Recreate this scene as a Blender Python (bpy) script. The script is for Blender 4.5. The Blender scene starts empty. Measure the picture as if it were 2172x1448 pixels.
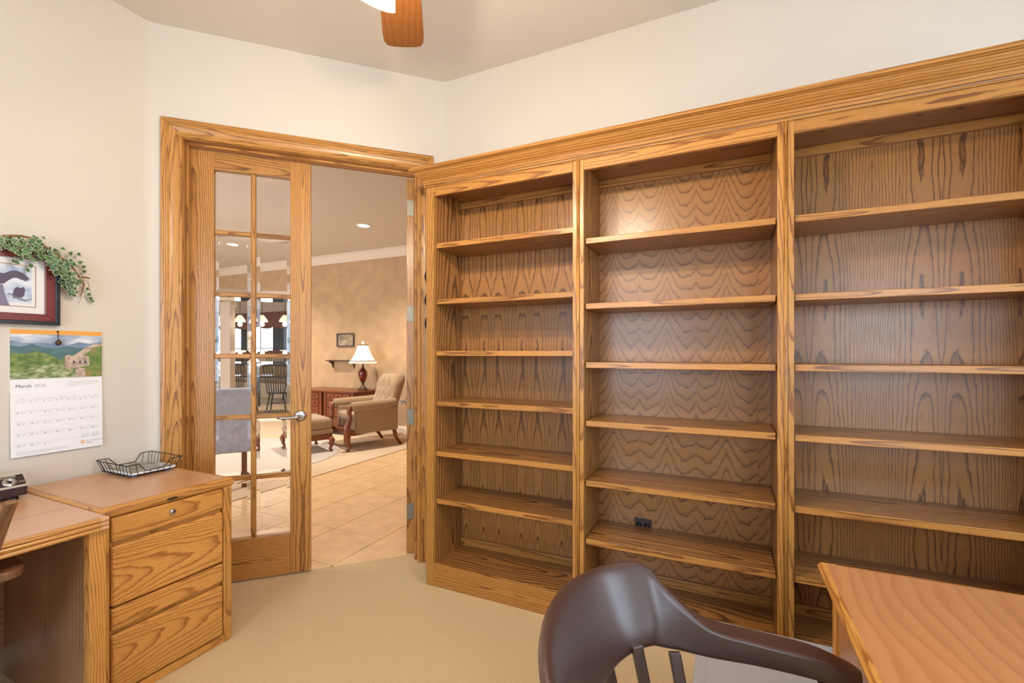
import bpy, bmesh, math, random
from mathutils import Vector, Matrix
random.seed(7)
C = bpy.context.scene.collection
SC = bpy.context.scene
PI = math.pi

# ------------------------------------------------------------------ camera
F, HZ, CX, EYE = 965.0, 748.0, 1086.0, 1.31
YAW = math.radians(25)
CR = (math.cos(YAW), math.sin(YAW)); CV = (-math.sin(YAW), math.cos(YAW))
cam = bpy.data.cameras.new('camera'); cam.sensor_width = 36; cam.lens = 36*F/2172; cam.shift_y = 24/2172
cam.clip_start = 0.02; cam.clip_end = 200
camo = bpy.data.objects.new('camera', cam); C.objects.link(camo)
camo.location = (0, 0, EYE); camo.rotation_euler = (PI/2, 0, YAW)
SC.camera = camo

# ------------------------------------------------------------------ world, lights, exposure
SC.view_settings.view_transform = 'Standard'; SC.view_settings.look = 'None'
SC.view_settings.gamma = 1; SC.view_settings.use_curve_mapping = False
SC.view_settings.exposure = -0.03
w = bpy.data.worlds.new('world'); SC.world = w; w.use_nodes = True
bg = w.node_tree.nodes['Background']; bg.inputs[0].default_value = (0.80, 0.90, 1.0, 1); bg.inputs[1].default_value = 2.2

def area(name, loc, rot, sx, sy, power, col):
    l = bpy.data.lights.new(name, 'AREA'); l.shape = 'RECTANGLE'; l.size = sx; l.size_y = sy; l.energy = power; l.color = col
    o = bpy.data.objects.new(name, l); C.objects.link(o); o.location = loc; o.rotation_euler = rot
    return o
DAY = (0.68, 0.84, 1.0); WARM = (1.0, 0.82, 0.60)
# daylight just outside the study's own windows (rear wall y=-1.9, right wall x=2.3)
area('window_daylight', (-1.2, -2.06, 1.55), (math.radians(72), 0, 0), 1.5, 1.5, 52, DAY)
area('window_daylight', (1.65, -2.06, 1.55), (math.radians(72), 0, 0), 1.1, 1.5, 52, DAY)
area('window_daylight', (2.46, 1.1, 1.55), (0, math.radians(72), 0), 1.5, 2.0, 36, DAY)
# added fill behind a made-up living-room opening; daylight outside the dining room's windows
area('window_daylight', (-7.0, 0.14, 1.55), (math.radians(75), 0, 0), 3.5, 2.0, 135, (1.0, 0.95, 0.90))
area('window_daylight', (-14.0, 10.3, 1.55), (math.radians(-80), 0, 0), 5.5, 1.8, 320, DAY)

# ------------------------------------------------------------------ node helpers
def mat(name):
    m = bpy.data.materials.new(name); m.use_nodes = True
    nt = m.node_tree; b = nt.nodes['Principled BSDF']
    return m, nt, b
def N(nt, t, **k):
    n = nt.nodes.new(t)
    for a, v in k.items(): setattr(n, a, v)
    return n
def mth(nt, op, a, b=None, clamp=False):
    n = nt.nodes.new('ShaderNodeMath'); n.operation = op; n.use_clamp = clamp
    for i, v in enumerate((a, b)):
        if v is None: continue
        if isinstance(v, (int, float)): n.inputs[i].default_value = v
        else: nt.links.new(v, n.inputs[i])
    return n.outputs[0]
def ramp(nt, fac, stops):
    n = nt.nodes.new('ShaderNodeValToRGB'); e = n.color_ramp.elements
    while len(e) < len(stops): e.new(0.5)
    for i, (p, c) in enumerate(stops):
        e[i].position = p; e[i].color = (*c, 1)
    nt.links.new(fac, n.inputs[0]); return n.outputs[0]
def mixc(nt, f, a, b, mode='MIX'):
    n = nt.nodes.new('ShaderNodeMix'); n.data_type = 'RGBA'; n.blend_type = mode
    for i, v in ((0, f), (6, a), (7, b)):
        if isinstance(v, (int, float)): n.inputs[i].default_value = v
        elif isinstance(v, tuple): n.inputs[i].default_value = (*v, 1)
        else: nt.links.new(v, n.inputs[i])
    return n.outputs[2]
def srgb(r, g, b):
    return tuple(((c/255)/12.92 if c/255 <= 0.04045 else ((c/255+0.055)/1.055)**2.4) for c in (r, g, b))

def oak(name, light, dark, pore, spacing=0.009, rough=0.32, wob=0.010, contrast=1.0, coat=0.15, spec=0.5, line=(0.50, 0.74, 0.86, 0.94)):
    """Flat-sawn wood: growth rings round a pith, cut by the board (vertex attribute gc = across, depth, along)."""
    m, nt, b = mat(name); L = nt.links.new
    at = N(nt, 'ShaderNodeAttribute', attribute_name='gc')
    mp = N(nt, 'ShaderNodeMapping'); mp.inputs['Scale'].default_value = (7, 7, 1.6); L(at.outputs['Vector'], mp.inputs[0])
    n1 = N(nt, 'ShaderNodeTexNoise'); n1.inputs['Scale'].default_value = 1.0; n1.inputs['Detail'].default_value = 2; L(mp.outputs[0], n1.inputs[0])
    mp2 = N(nt, 'ShaderNodeMapping'); mp2.inputs['Scale'].default_value = (90, 90, 22); L(at.outputs['Vector'], mp2.inputs[0])
    n2 = N(nt, 'ShaderNodeTexNoise'); n2.inputs['Scale'].default_value = 1.0; n2.inputs['Detail'].default_value = 2; L(mp2.outputs[0], n2.inputs[0])
    mp3 = N(nt, 'ShaderNodeMapping'); mp3.inputs['Scale'].default_value = (520, 520, 14); L(at.outputs['Vector'], mp3.inputs[0])
    n3 = N(nt, 'ShaderNodeTexNoise'); n3.inputs['Scale'].default_value = 1.0; n3.inputs['Detail'].default_value = 1; L(mp3.outputs[0], n3.inputs[0])
    sp = N(nt, 'ShaderNodeSeparateXYZ'); L(at.outputs['Vector'], sp.inputs[0])
    r = mth(nt, 'SQRT', mth(nt, 'ADD', mth(nt, 'POWER', sp.outputs[0], 2), mth(nt, 'POWER', sp.outputs[1], 2)))
    r = mth(nt, 'ADD', r, mth(nt, 'MULTIPLY', mth(nt, 'SUBTRACT', n1.outputs[0], 0.5), wob*4))
    r = mth(nt, 'ADD', r, mth(nt, 'MULTIPLY', mth(nt, 'SUBTRACT', n2.outputs[0], 0.5), 0.0030))
    fr = mth(nt, 'FRACT', mth(nt, 'DIVIDE', r, spacing))
    mid = tuple(l*0.62+d*0.38 for l, d in zip(light, dark))
    band = ramp(nt, fr, [(0.0, light), (line[0], light), (line[1], mid), (line[2], dark), (line[3], dark), (1.0, light)])
    pf = mth(nt, 'MULTIPLY', mth(nt, 'SUBTRACT', n3.outputs[0], 0.50, True), 2.6*contrast, True)
    pf2 = mth(nt, 'MULTIPLY', pf, mth(nt, 'ADD', 0.45, mth(nt, 'MULTIPLY', fr, 0.55)))
    col = mixc(nt, pf2, band, pore)
    base = mixc(nt, contrast, light, col)
    base = mixc(nt, mth(nt, 'MULTIPLY', mth(nt, 'SUBTRACT', 0.62, n3.outputs[0], True), 0.9), base, light)
    oi = N(nt, 'ShaderNodeObjectInfo')
    v = mth(nt, 'ADD', 0.90, mth(nt, 'MULTIPLY', oi.outputs['Random'], 0.2))
    big = mth(nt, 'ADD', 0.86, mth(nt, 'MULTIPLY', n1.outputs[0], 0.28))
    hs = N(nt, 'ShaderNodeHueSaturation'); L(base, hs.inputs['Color']); L(mth(nt, 'MULTIPLY', v, big), hs.inputs['Value'])
    L(hs.outputs[0], b.inputs['Base Color'])
    L(mth(nt, 'ADD', rough, mth(nt, 'MULTIPLY', pf, 0.12)), b.inputs['Roughness'])
    b.inputs['Coat Weight'].default_value = coat; b.inputs['Coat Roughness'].default_value = 0.22
    b.inputs['Specular IOR Level'].default_value = spec
    bp = N(nt, 'ShaderNodeBump'); bp.inputs['Strength'].default_value = 0.12; bp.inputs['Distance'].default_value = 0.001
    bp.invert = True; L(pf2, bp.inputs['Height']); L(bp.outputs[0], b.inputs['Normal'])
    return m

def plain(name, col, rough=0.5, metal=0.0, emit=None, es=0.0, coat=0.0, noise=0.0, nscale=20, bump=0.0, bscale=60, sheen=0.0, stretch=(1, 1, 1)):
    m, nt, b = mat(name); L = nt.links.new
    b.inputs['Base Color'].default_value = (*col, 1); b.inputs['Roughness'].default_value = rough; b.inputs['Metallic'].default_value = metal
    b.inputs['Coat Weight'].default_value = coat; b.inputs['Sheen Weight'].default_value = sheen
    if emit: b.inputs['Emission Color'].default_value = (*emit, 1); b.inputs['Emission Strength'].default_value = es
    if noise or bump:
        tc = N(nt, 'ShaderNodeTexCoord'); mp = N(nt, 'ShaderNodeMapping'); mp.inputs['Scale'].default_value = stretch; L(tc.outputs['Object'], mp.inputs[0])
        n = N(nt, 'ShaderNodeTexNoise'); n.inputs['Scale'].default_value = nscale; n.inputs['Detail'].default_value = 4; L(mp.outputs[0], n.inputs[0])
        if noise:
            c = ramp(nt, n.outputs[0], [(0.25, tuple(x*(1-noise) for x in col)), (0.75, tuple(min(1, x*(1+noise)) for x in col))]); L(c, b.inputs['Base Color'])
        if bump:
            n2 = N(nt, 'ShaderNodeTexNoise'); n2.inputs['Scale'].default_value = bscale; n2.inputs['Detail'].default_value = 3; L(mp.outputs[0], n2.inputs[0])
            bp = N(nt, 'ShaderNodeBump'); bp.inputs['Strength'].default_value = bump; bp.inputs['Distance'].default_value = 0.01
            L(n2.outputs[0], bp.inputs['Height']); L(bp.outputs[0], b.inputs['Normal'])
    return m

M = {}
M['oak'] = oak('oak', srgb(192, 137, 68), srgb(126, 76, 33), srgb(108, 64, 27))
M['oak_rail'] = oak('oak_rail', srgb(186, 130, 64), srgb(122, 72, 32), srgb(108, 62, 27), spacing=0.012)
M['veneer'] = oak('oak_veneer', srgb(164, 113, 61), srgb(84, 49, 24), srgb(98, 59, 29), spacing=0.0085, rough=0.30, line=(0.6, 0.78, 0.88, 0.95))
M['veneer_arch'] = oak('oak_veneer_arched', srgb(168, 117, 66), srgb(92, 57, 31), srgb(120, 78, 43), spacing=0.0065, rough=0.30, wob=0.005, line=(0.62, 0.84, 0.93, 0.97))
M['figured'] = oak('oak_figured', srgb(172, 120, 62), srgb(88, 52, 24), srgb(96, 58, 28), spacing=0.021, rough=0.32, wob=0.022, line=(0.45, 0.62, 0.76, 0.92))
M['door_oak'] = oak('door_oak', srgb(186, 132, 68), srgb(118, 72, 33), srgb(104, 62, 28), spacing=0.010)
M['cab_oak'] = oak('cabinet_oak', srgb(208, 149, 76), srgb(156, 97, 43), srgb(136, 82, 35), spacing=0.010, rough=0.34, wob=0.018)
M['desk_oak'] = oak('desk_top_oak', srgb(216, 164, 120), srgb(178, 124, 84), srgb(170, 118, 78), spacing=0.012, rough=0.28, contrast=0.7, coat=0.3)
M['desk_panel'] = oak('desk_panel', srgb(150, 108, 74), srgb(104, 72, 50), srgb(110, 76, 52), spacing=0.020, rough=0.4, contrast=0.7)
M['cherry'] = oak('desk_cherry', srgb(190, 134, 90), srgb(164, 104, 64), srgb(158, 100, 62), spacing=0.034, rough=0.32, wob=0.045, contrast=0.5, coat=0.35, line=(0.30, 0.6, 0.8, 0.9))
M['chest'] = oak('chest_cherry', srgb(128, 66, 34), srgb(86, 40, 20), srgb(80, 36, 18), spacing=0.012, rough=0.35, contrast=0.7)
M['dark_wood'] = oak('dark_walnut', srgb(66, 41, 36), srgb(50, 30, 26), srgb(42, 25, 22), spacing=0.012, rough=0.45, contrast=0.6, coat=1.0)
M['dark_wood'].node_tree.nodes['Principled BSDF'].inputs['Coat Roughness'].default_value = 0.31
M['brown_wood'] = oak('brown_chair_wood', srgb(124, 84, 56), srgb(92, 60, 38), srgb(80, 52, 34), spacing=0.010, rough=0.4, contrast=0.7)
M['fan_wood'] = oak('fan_blade_wood', srgb(108, 66, 32), srgb(84, 49, 24), srgb(80, 46, 22), spacing=0.016, rough=0.35, contrast=0.6)
M['wall'] = plain('wall_cream', srgb(212, 204, 193), 0.85, bump=0.12, bscale=130)
M['ceiling'] = plain('ceiling_paint', srgb(214, 205, 194), 0.9, bump=0.12, bscale=110)
M['carpet'] = plain('carpet_beige', srgb(226, 196, 146), 0.97, noise=0.08, nscale=140, bump=0.7, bscale=320, sheen=0.2)
M['carpet2'] = plain('living_carpet', srgb(214, 190, 160), 0.97, noise=0.05, nscale=90, bump=0.3, bscale=200)
M['tile'] = plain('tile_travertine', srgb(232, 194, 148), 0.30, noise=0.14, nscale=9, bump=0.05, bscale=30)
M['grout'] = plain('grout', srgb(168, 126, 84), 0.9)
M['faux'] = plain('faux_plaster', srgb(190, 158, 122), 0.8, noise=0.13, nscale=5)
M['trim'] = plain('trim_white', srgb(232, 218, 204), 0.5)
M['ceiling2'] = plain('living_ceiling', srgb(206, 188, 176), 0.9)
M['white'] = plain('white_paint', srgb(235, 235, 235), 0.6)
M['black'] = plain('black_metal', srgb(26, 26, 32), 0.35, metal=0.4)
M['blackframe'] = plain('black_frame_lacquer', srgb(24, 30, 40), 0.3, coat=0.4)
M['redwood'] = plain('mahogany_frame', srgb(112, 40, 32), 0.3, noise=0.35, nscale=60, coat=0.3, stretch=(1, 3, 1))
M['mat_board'] = plain('mat_board', srgb(226, 224, 226), 0.8)
M['nickel'] = plain('satin_nickel', srgb(190, 190, 192), 0.28, metal=1.0)
M['hinge'] = plain('hinge_steel', srgb(140, 136, 124), 0.45, metal=0.6)
M['brass'] = plain('antique_brass', srgb(120, 96, 62), 0.4, metal=0.8)
M['grey_metal'] = plain('grey_enamel', srgb(172, 170, 176), 0.42, noise=0.05, nscale=6)
M['chip'] = plain('chipped_paint', srgb(226, 224, 222), 0.7)
M['paper'] = plain('paper_white', srgb(236, 238, 244), 0.7)
M['tan_fabric'] = plain('tan_chenille', srgb(158, 130, 98), 0.95, noise=0.12, nscale=60, bump=0.3, bscale=150, sheen=0.3)
M['grey_fabric'] = plain('grey_linen', srgb(190, 202, 228), 0.95, noise=0.18, nscale=25, bump=0.3, bscale=120, sheen=0.3)
M['rug'] = plain('rug_grey', srgb(100, 93, 90), 0.97, noise=0.5, nscale=4.0, bump=0.3, bscale=90)
M['rug_edge'] = plain('rug_binding', srgb(206, 196, 184), 0.97)
M['lamp_red'] = plain('oxblood_glaze', srgb(110, 14, 12), 0.18, coat=0.6)
M['bronze'] = plain('lamp_bronze', srgb(84, 66, 46), 0.4, metal=0.5)
M['shade'] = plain('lamp_shade_lit', srgb(240, 225, 200), 0.8, emit=(1.0, 0.80, 0.55), es=0.9)
M['shade_trim'] = plain('shade_trim', srgb(88, 58, 40), 0.8)
M['bulb'] = plain('lit_glass', (1, 1, 1), 0.4, emit=(1.0, 0.90, 0.72), es=5.0)
M['downlight'] = plain('downlight_lens', (1, 1, 1), 0.4, emit=(1.0, 0.92, 0.80), es=9.0)
M['curtain'] = plain('blue_grey_curtain', srgb(72, 86, 104), 0.9, noise=0.2, nscale=8, stretch=(6, 6, 0.3))
M['valance'] = plain('red_valance', srgb(140, 84, 72), 0.9, noise=0.5, nscale=9)
M['leaf'] = None
def glass(name, col=(1, 1, 1), rough=0.0):
    m, nt, b = mat(name)
    b.inputs['Base Color'].default_value = (*col, 1); b.inputs['Transmission Weight'].default_value = 1.0
    b.inputs['Roughness'].default_value = rough; b.inputs['IOR'].default_value = 1.45
    return m
M['glass'] = glass('clear_glass')
def leafmat():
    m, nt, b = mat('variegated_ivy'); L = nt.links.new
    at = N(nt, 'ShaderNodeAttribute', attribute_name='edge')
    oi = N(nt, 'ShaderNodeObjectInfo')
    g = mixc(nt, oi.outputs['Random'], srgb(38, 78, 44), srgb(84, 124, 72))
    c = mixc(nt, ramp(nt, at.outputs['Fac'], [(0.55, (0, 0, 0)), (1.0, (1, 1, 1))]), g, srgb(206, 214, 180))
    L(c, b.inputs['Base Color']); b.inputs['Roughness'].default_value = 0.55
    return m
M['leaf'] = leafmat()
M['vine'] = plain('vine_bark', srgb(134, 92, 52), 0.8, noise=0.35, nscale=60)

# ------------------------------------------------------------------ mesh helpers
class MB:
    """collects solids; gc holds the wood-grain coordinates (across, depth, along)"""
    def __init__(s): s.v = []; s.f = []; s.g = []; s.sm = []
    def add(s, vs, fs, gs=None, smooth=False):
        n = len(s.v); s.v += [tuple(p) for p in vs]
        s.f += [tuple(i+n for i in f) for f in fs]; s.sm += [smooth]*len(fs)
        s.g += gs if gs else [(p[0]+0.11, p[1]+0.07, p[2]) for p in vs]
    def box(s, x0, x1, y0, y1, z0, z1, g='z', flat='y', a0=None, b0=None, tilt=None, mirror=False):
        vs = [(x, y, z) for x in (x0, x1) for y in (y0, y1) for z in (z0, z1)]
        fs = [(0, 1, 3, 2), (4, 6, 7, 5), (0, 4, 5, 1), (2, 3, 7, 6), (0, 2, 6, 4), (1, 5, 7, 3)]
        ci = 'xyz'.index(g); bi = 'xyz'.index(flat); ai = 3-ci-bi
        lo = (x0, y0, z0); hi = (x1, y1, z1)
        wd = hi[ai]-lo[ai]
        if a0 is None: a0 = random.uniform(-0.25, 0.25)*wd
        if b0 is None: b0 = random.uniform(0.012, 0.05)
        if tilt is None: tilt = random.choice((-1, 1))*random.uniform(0.015, 0.05)
        c0 = random.uniform(-40, 40)
        gs = []
        for p in vs:
            a = p[ai]-(lo[ai]+hi[ai])/2
            if mirror: a = -a
            c = p[ci]-(lo[ci]+hi[ci])/2
            gs.append((a-a0, (p[bi]-lo[bi])+b0+tilt*c, c+c0))
        # keep the noise the same on both halves of a book match: c0 comes from the caller's seed
        s.add(vs, fs, gs)
    def strip(s, x0, x1, y0, y1, z0, z1, a0, b0, tilt, mirror, c0):
        vs = [(x, y, z) for x in (x0, x1) for y in (y0, y1) for z in (z0, z1)]
        fs = [(0, 1, 3, 2), (4, 6, 7, 5), (0, 4, 5, 1), (2, 3, 7, 6), (0, 2, 6, 4), (1, 5, 7, 3)]
        gs = []
        for p in vs:
            a = (p[0]-x0) if not mirror else (x1-p[0])
            gs.append((a-a0, (p[1]-y0)+b0+tilt*(p[2]-1.2), p[2]+c0))
        s.add(vs, fs, gs)
    def obox(s, c, ax, ay, az, hx, hy, hz):
        """oriented box, grain along az"""
        c = Vector(c); ax = Vector(ax).normalized(); ay = Vector(ay).normalized(); az = Vector(az).normalized()
        vs = []; gs = []
        r = random.uniform(-9, 9); q = random.uniform(0.01, 0.05)
        for i in (-1, 1):
            for j in (-1, 1):
                for k in (-1, 1):
                    vs.append(c+ax*(hx*i)+ay*(hy*j)+az*(hz*k)); gs.append((hx*i*0.9+0.01, hy*j+q, hz*k+r))
        s.add(vs, [(0, 1, 3, 2), (4, 6, 7, 5), (0, 4, 5, 1), (2, 3, 7, 6), (0, 2, 6, 4), (1, 5, 7, 3)], gs)
    def sweep(s, prof, path, up=(0, 0, 1), closed=False, smooth=False, caps=True, b0=0.04, tilt=0.03):
        """prof (u, v): u along side vector, v along up; mitred at the corners of path"""
        up = Vector(up); P = [Vector(p) for p in path]; n = len(P); m = len(prof)
        vs = []; gs = []; L = random.uniform(-20, 20)
        for i in range(n):
            if closed: d0 = (P[i]-P[i-1]).normalized(); d1 = (P[(i+1) % n]-P[i]).normalized()
            else:
                d0 = (P[i]-P[i-1]).normalized() if i else (P[1]-P[0]).normalized()
                d1 = (P[i+1]-P[i]).normalized() if i < n-1 else d0
            s0 = d0.cross(up).normalized(); s1 = d1.cross(up).normalized()
            sd = (s0+s1)
            sd = sd/ max(0.2, sd.dot(s0)) if sd.length > 1e-6 else s0
            if i: L += (P[i]-P[i-1]).length
            for (u, v) in prof:
                vs.append(P[i]+sd*u+up*v); gs.append((u+0.01, v+b0+tilt*L*0.2, L))
        fs = []
        for i in range(n if closed else n-1):
            j = (i+1) % n
            for k in range(m):
                l = (k+1) % m
                fs.append((i*m+k, j*m+k, j*m+l, i*m+l))
        if caps and not closed:
            fs.append(tuple(range(m))); fs.append(tuple((n-1)*m+k for k in reversed(range(m))))
        s.add(vs, fs, gs, smooth)
    def lathe(s, prof, c=(0, 0, 0), n=24, axis=None, smooth=True):
        """prof (r, h) revolved round axis through c"""
        c = Vector(c); az = Vector(axis).normalized() if axis else Vector((0, 0, 1))
        t = Vector((1, 0, 0)) if abs(az.x) < 0.9 else Vector((0, 1, 0))
        ax = az.cross(t).normalized(); ay = az.cross(ax)
        vs = []; gs = []; m = len(prof); o = random.uniform(-5, 5)
        for i in range(n):
            a = 2*PI*i/n
            d = ax*math.cos(a)+ay*math.sin(a)
            for r, h in prof:
                vs.append(c+d*r+az*h); gs.append((r*math.cos(a)+0.02, r*math.sin(a)+0.03, h+o))
        fs = []
        for i in range(n):
            j = (i+1) % n
            for k in range(m-1): fs.append((i*m+k, j*m+k, j*m+k+1, i*m+k+1))
        if prof[0][0] > 1e-5: fs.append(tuple(i*m for i in reversed(range(n))))
        if prof[-1][0] > 1e-5: fs.append(tuple(i*m+m-1 for i in range(n)))
        s.add(vs, fs, gs, smooth)
    def tube(s, pts, r, n=8, closed=False, smooth=True, flat=1.0):
        P = [Vector(p) for p in pts]; k = len(P); rs = r if isinstance(r, (list, tuple)) else [r]*k
        vs = []; gs = []; L = random.uniform(-5, 5); prev = None
        for i in range(k):
            a = P[i-1] if (i or closed) else P[i]; b = P[(i+1) % k] if (i < k-1 or closed) else P[i]
            d = (b-a).normalized()
            if prev is None:
                t = Vector((0, 0, 1)) if abs(d.z) < 0.9 else Vector((1, 0, 0)); ax = d.cross(t).normalized()
            else: ax = (prev-d*prev.dot(d)).normalized()
            prev = ax; ay = d.cross(ax)
            if i: L += (P[i]-P[i-1]).length
            for j in range(n):
                q = 2*PI*j/n
                vs.append(P[i]+ax*(rs[i]*math.cos(q))+ay*(rs[i]*flat*math.sin(q))); gs.append((rs[i]*math.cos(q)+0.02, rs[i]*math.sin(q)+0.03, L))
        fs = []
        for i in range(k if closed else k-1):
            i2 = (i+1) % k
            for j in range(n): fs.append((i*n+j, i*n+(j+1) % n, i2*n+(j+1) % n, i2*n+j))
        if not closed:
            fs.append(tuple(reversed(range(n)))); fs.append(tuple((k-1)*n+j for j in range(n)))
        s.add(vs, fs, gs, smooth)
    def poly(s, pts, h):
        """extrude polygon pts (list of 3-vectors, planar) by vector h"""
        n = len(pts); h = Vector(h); P = [Vector(p) for p in pts]
        vs = P+[p+h for p in P]
        fs = [tuple(reversed(range(n))), tuple(range(n, 2*n))]+[(i, (i+1) % n, (i+1) % n+n, i+n) for i in range(n)]
        s.add(vs, fs)
    def mesh(s, name):
        me = bpy.data.meshes.new(name); me.from_pydata(s.v, [], s.f)
        at = me.attributes.new('gc', 'FLOAT_VECTOR', 'POINT')
        at.data.foreach_set('vector', [c for g in s.g for c in g])
        me.polygons.foreach_set('use_smooth', s.sm)
        bm = bmesh.new(); bm.from_mesh(me); bmesh.ops.recalc_face_normals(bm, faces=bm.faces); bm.to_mesh(me); bm.free()
        me.update(); return me
    def build(s, name, m, parent=None, bev=0.0, seg=2, sub=0, label=None, kind=None):
        me = s.mesh(name); me.materials.append(m if not isinstance(m, str) else M[m])
        o = bpy.data.objects.new(name, me); C.objects.link(o)
        if parent: o.parent = parent
        if bev:
            b = o.modifiers.new('bevel', 'BEVEL'); b.width = bev; b.segments = seg; b.limit_method = 'ANGLE'; b.angle_limit = math.radians(40)
        if sub:
            q = o.modifiers.new('sub', 'SUBSURF'); q.levels = sub; q.render_levels = sub
        if label: o['label'] = label
        if kind: o['kind'] = kind
        return o
def tag(o, label, cat, group=None):
    o['label'] = label; o['category'] = cat
    if group: o['group'] = group
    return o
def thing(name, label, cat, loc=(0, 0, 0), rz=0, group=None):
    o = bpy.data.objects.new(name, None); C.objects.link(o); o.empty_display_size = 0.1
    o.location = loc; o.rotation_euler = (0, 0, rz)
    return tag(o, label, cat, group)
def struct(o, label=None):
    o['kind'] = 'structure'
    if label: o['label'] = label
    return o
def sempty(name, loc=(0, 0, 0), rz=0, label=None):
    o = bpy.data.objects.new(name, None); C.objects.link(o); o.location = loc; o.rotation_euler = (0, 0, rz); o.empty_display_size = 0.1
    return struct(o, label)
def ray(px, py):
    """direction of the photograph's pixel per metre of depth: used to measure where things stand"""
    l = (px-CX)/F; u = (HZ-py)/F
    return (l*CR[0]+CV[0], l*CR[1]+CV[1], u)
def on_x(px, py, x):
    d = ray(px, py); t = x/d[0]; return Vector((x, d[1]*t, EYE+d[2]*t))
def on_y(px, py, y):
    d = ray(px, py); t = y/d[1]; return Vector((d[0]*t, y, EYE+d[2]*t))
def on_z(px, py, z):
    d = ray(px, py); t = (z-EYE)/d[2]; return Vector((d[0]*t, d[1]*t, z))
# ------------------------------------------------------------------ the setting
CEIL = 3.035
XL, YB = -2.715, 2.45            # left wall, bookcase wall
C0 = Vector((XL, 1.352)); C1 = Vector((-1.617, YB))
U = Vector((0.70711, 0.70711)); NF = Vector((-0.70711, 0.70711))     # along the door wall, away from the room
# floor: carpet of the study, ending under the doors
LEAF0 = C0 + NF*0.09                                                 # leaf plane
b = MB(); pts = [(XL-0.06, -1.95, 0), (2.35, -1.95, 0), (2.35, YB+.06, 0), (C1.x, YB+0.06, 0), (C1.x+NF.x*.12, C1.y+NF.y*.12, 0), (C0.x+NF.x*.12, C0.y+NF.y*.12, 0), (XL-.06, C0.y, 0)]
b.poly([(p[0], p[1], -0.05) for p in pts], (0, 0, 0.05)); struct(b.build('floor', 'carpet'), 'beige cut-pile carpet of the study')
b = MB(); b.box(-19, 3.2, -2.8, 12, CEIL, CEIL+0.1, 'x', 'z'); struct(b.build('ceiling', 'ceiling'), 'smooth cream ceiling')
# left wall with its short returns; wall faces are separate slabs
b = MB(); b.box(XL-0.12, XL, -1.95, C0.y+0.0, 0, CEIL); struct(b.build('wall_left', 'wall'), 'cream wall behind the small desk')
b = MB(); b.box(C1.x, 3.2, YB, YB+0.12, 0, CEIL); struct(b.build('wall_back', 'wall'), 'cream wall behind the bookcases')
# door wall (45 degrees), opening 1.24 wide
t0 = 0.765-0.610-0.012+0.0; 
WALL_ORG = (C0.x, C0.y, 0)
LW = (C1-C0).length
A0 = 0.765 - 0.0                    # distance from left corner to the meeting line of the doors (recomputed below)
mid = Vector((-1.201*CR[0]+2.72*CV[0], -1.201*CR[1]+2.72*CV[1]))     # foot of the left leaf's free edge
A0 = (mid-C0).dot(U)
OL, OR_, OH = A0-0.617, A0+0.617, 2.45
wd = sempty('wall_door', WALL_ORG, PI/4, 'cream angled wall with the double door')
def wl(o): o.parent = wd; return o
b = MB(); b.box(-0.0, OL-0.02, 0, 0.12, 0, CEIL); b.box(OR_+0.02, LW, 0, 0.12, 0, CEIL); b.box(OL-0.02, OR_+0.02, 0, 0.12, OH+0.02, CEIL)
b.build('wall_panel', 'wall', wd)
# soft inside corners
def fillet(name, c, d1, d2, r):
    c = Vector((c[0], c[1])); d1 = Vector(d1).normalized(); d2 = Vector(d2).normalized()
    half = d1.angle(d2)/2; t = r/math.tan(half)
    ctr = c+(d1+d2).normalized()*(r/math.sin(half)); p1 = c+d1*t; p2 = c+d2*t
    v1 = p1-ctr; v2 = p2-ctr; n = 8; pts = []
    for i in range(n+1):
        v = v1.lerp(v2, i/n); v = v.normalized()*r; pts.append(ctr+v)
    b = MB(); vs = []
    for p in pts: vs += [(p.x, p.y, 0), (p.x, p.y, CEIL)]
    b.add(vs, [(2*i, 2*i+2, 2*i+3, 2*i+1) for i in range(n)], None, True)
    struct(b.build(name, 'wall'))
fillet('wall_corner', C0, (0, -1), U, 0.07)
fillet('wall_corner', C1, (1, 0), -U, 0.07)
# rest of the study: right wall and rear wall with windows (behind the camera)
b = MB(); b.box(2.3, 2.42, -1.95, 0.1, 0, CEIL); b.box(2.3, 2.42, 2.1, YB, 0, CEIL); b.box(2.3, 2.42, 0.1, 2.1, 0, 0.75); b.box(2.3, 2.42, 0.1, 2.1, 2.25, CEIL)
struct(b.build('wall_right', 'wall'))
b = MB()
for x0, x1, z0, z1 in ((XL, -1.95, 0, CEIL), (-0.45, 1.1, 0, CEIL), (2.2, 2.3, 0, CEIL), (-1.95, -0.45, 0, .75), (-1.95, -.45, 2.25, CEIL), (1.1, 2.2, 0, .75), (1.1, 2.2, 2.25, CEIL)):
    b.box(x0, x1, -2.02, -1.9, z0, z1)
struct(b.build('wall_rear', 'wall'))
def window(name, c, w, h, rz):
    r = sempty(name, c, rz); b = MB(); t = 0.05
    b.box(-w/2, w/2, -.04, .04, 0, t); b.box(-w/2, w/2, -.04, .04, h-t, h); b.box(-w/2, -w/2+t, -.04, .04, t, h-t); b.box(w/2-t, w/2, -.04, .04, t, h-t); b.box(-w/2+t, w/2-t, -.025, .025, h/2-.02, h/2+.02)
    b.build('window_frame', 'white', r)
window('window_1', (-1.2, -1.96, .75), 1.5, 1.5, 0); window('window_2', (1.65, -1.96, .75), 1.1, 1.5, 0); window('window_3', (2.36, 1.1, .75), 2.0, 1.5, PI/2)

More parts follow.
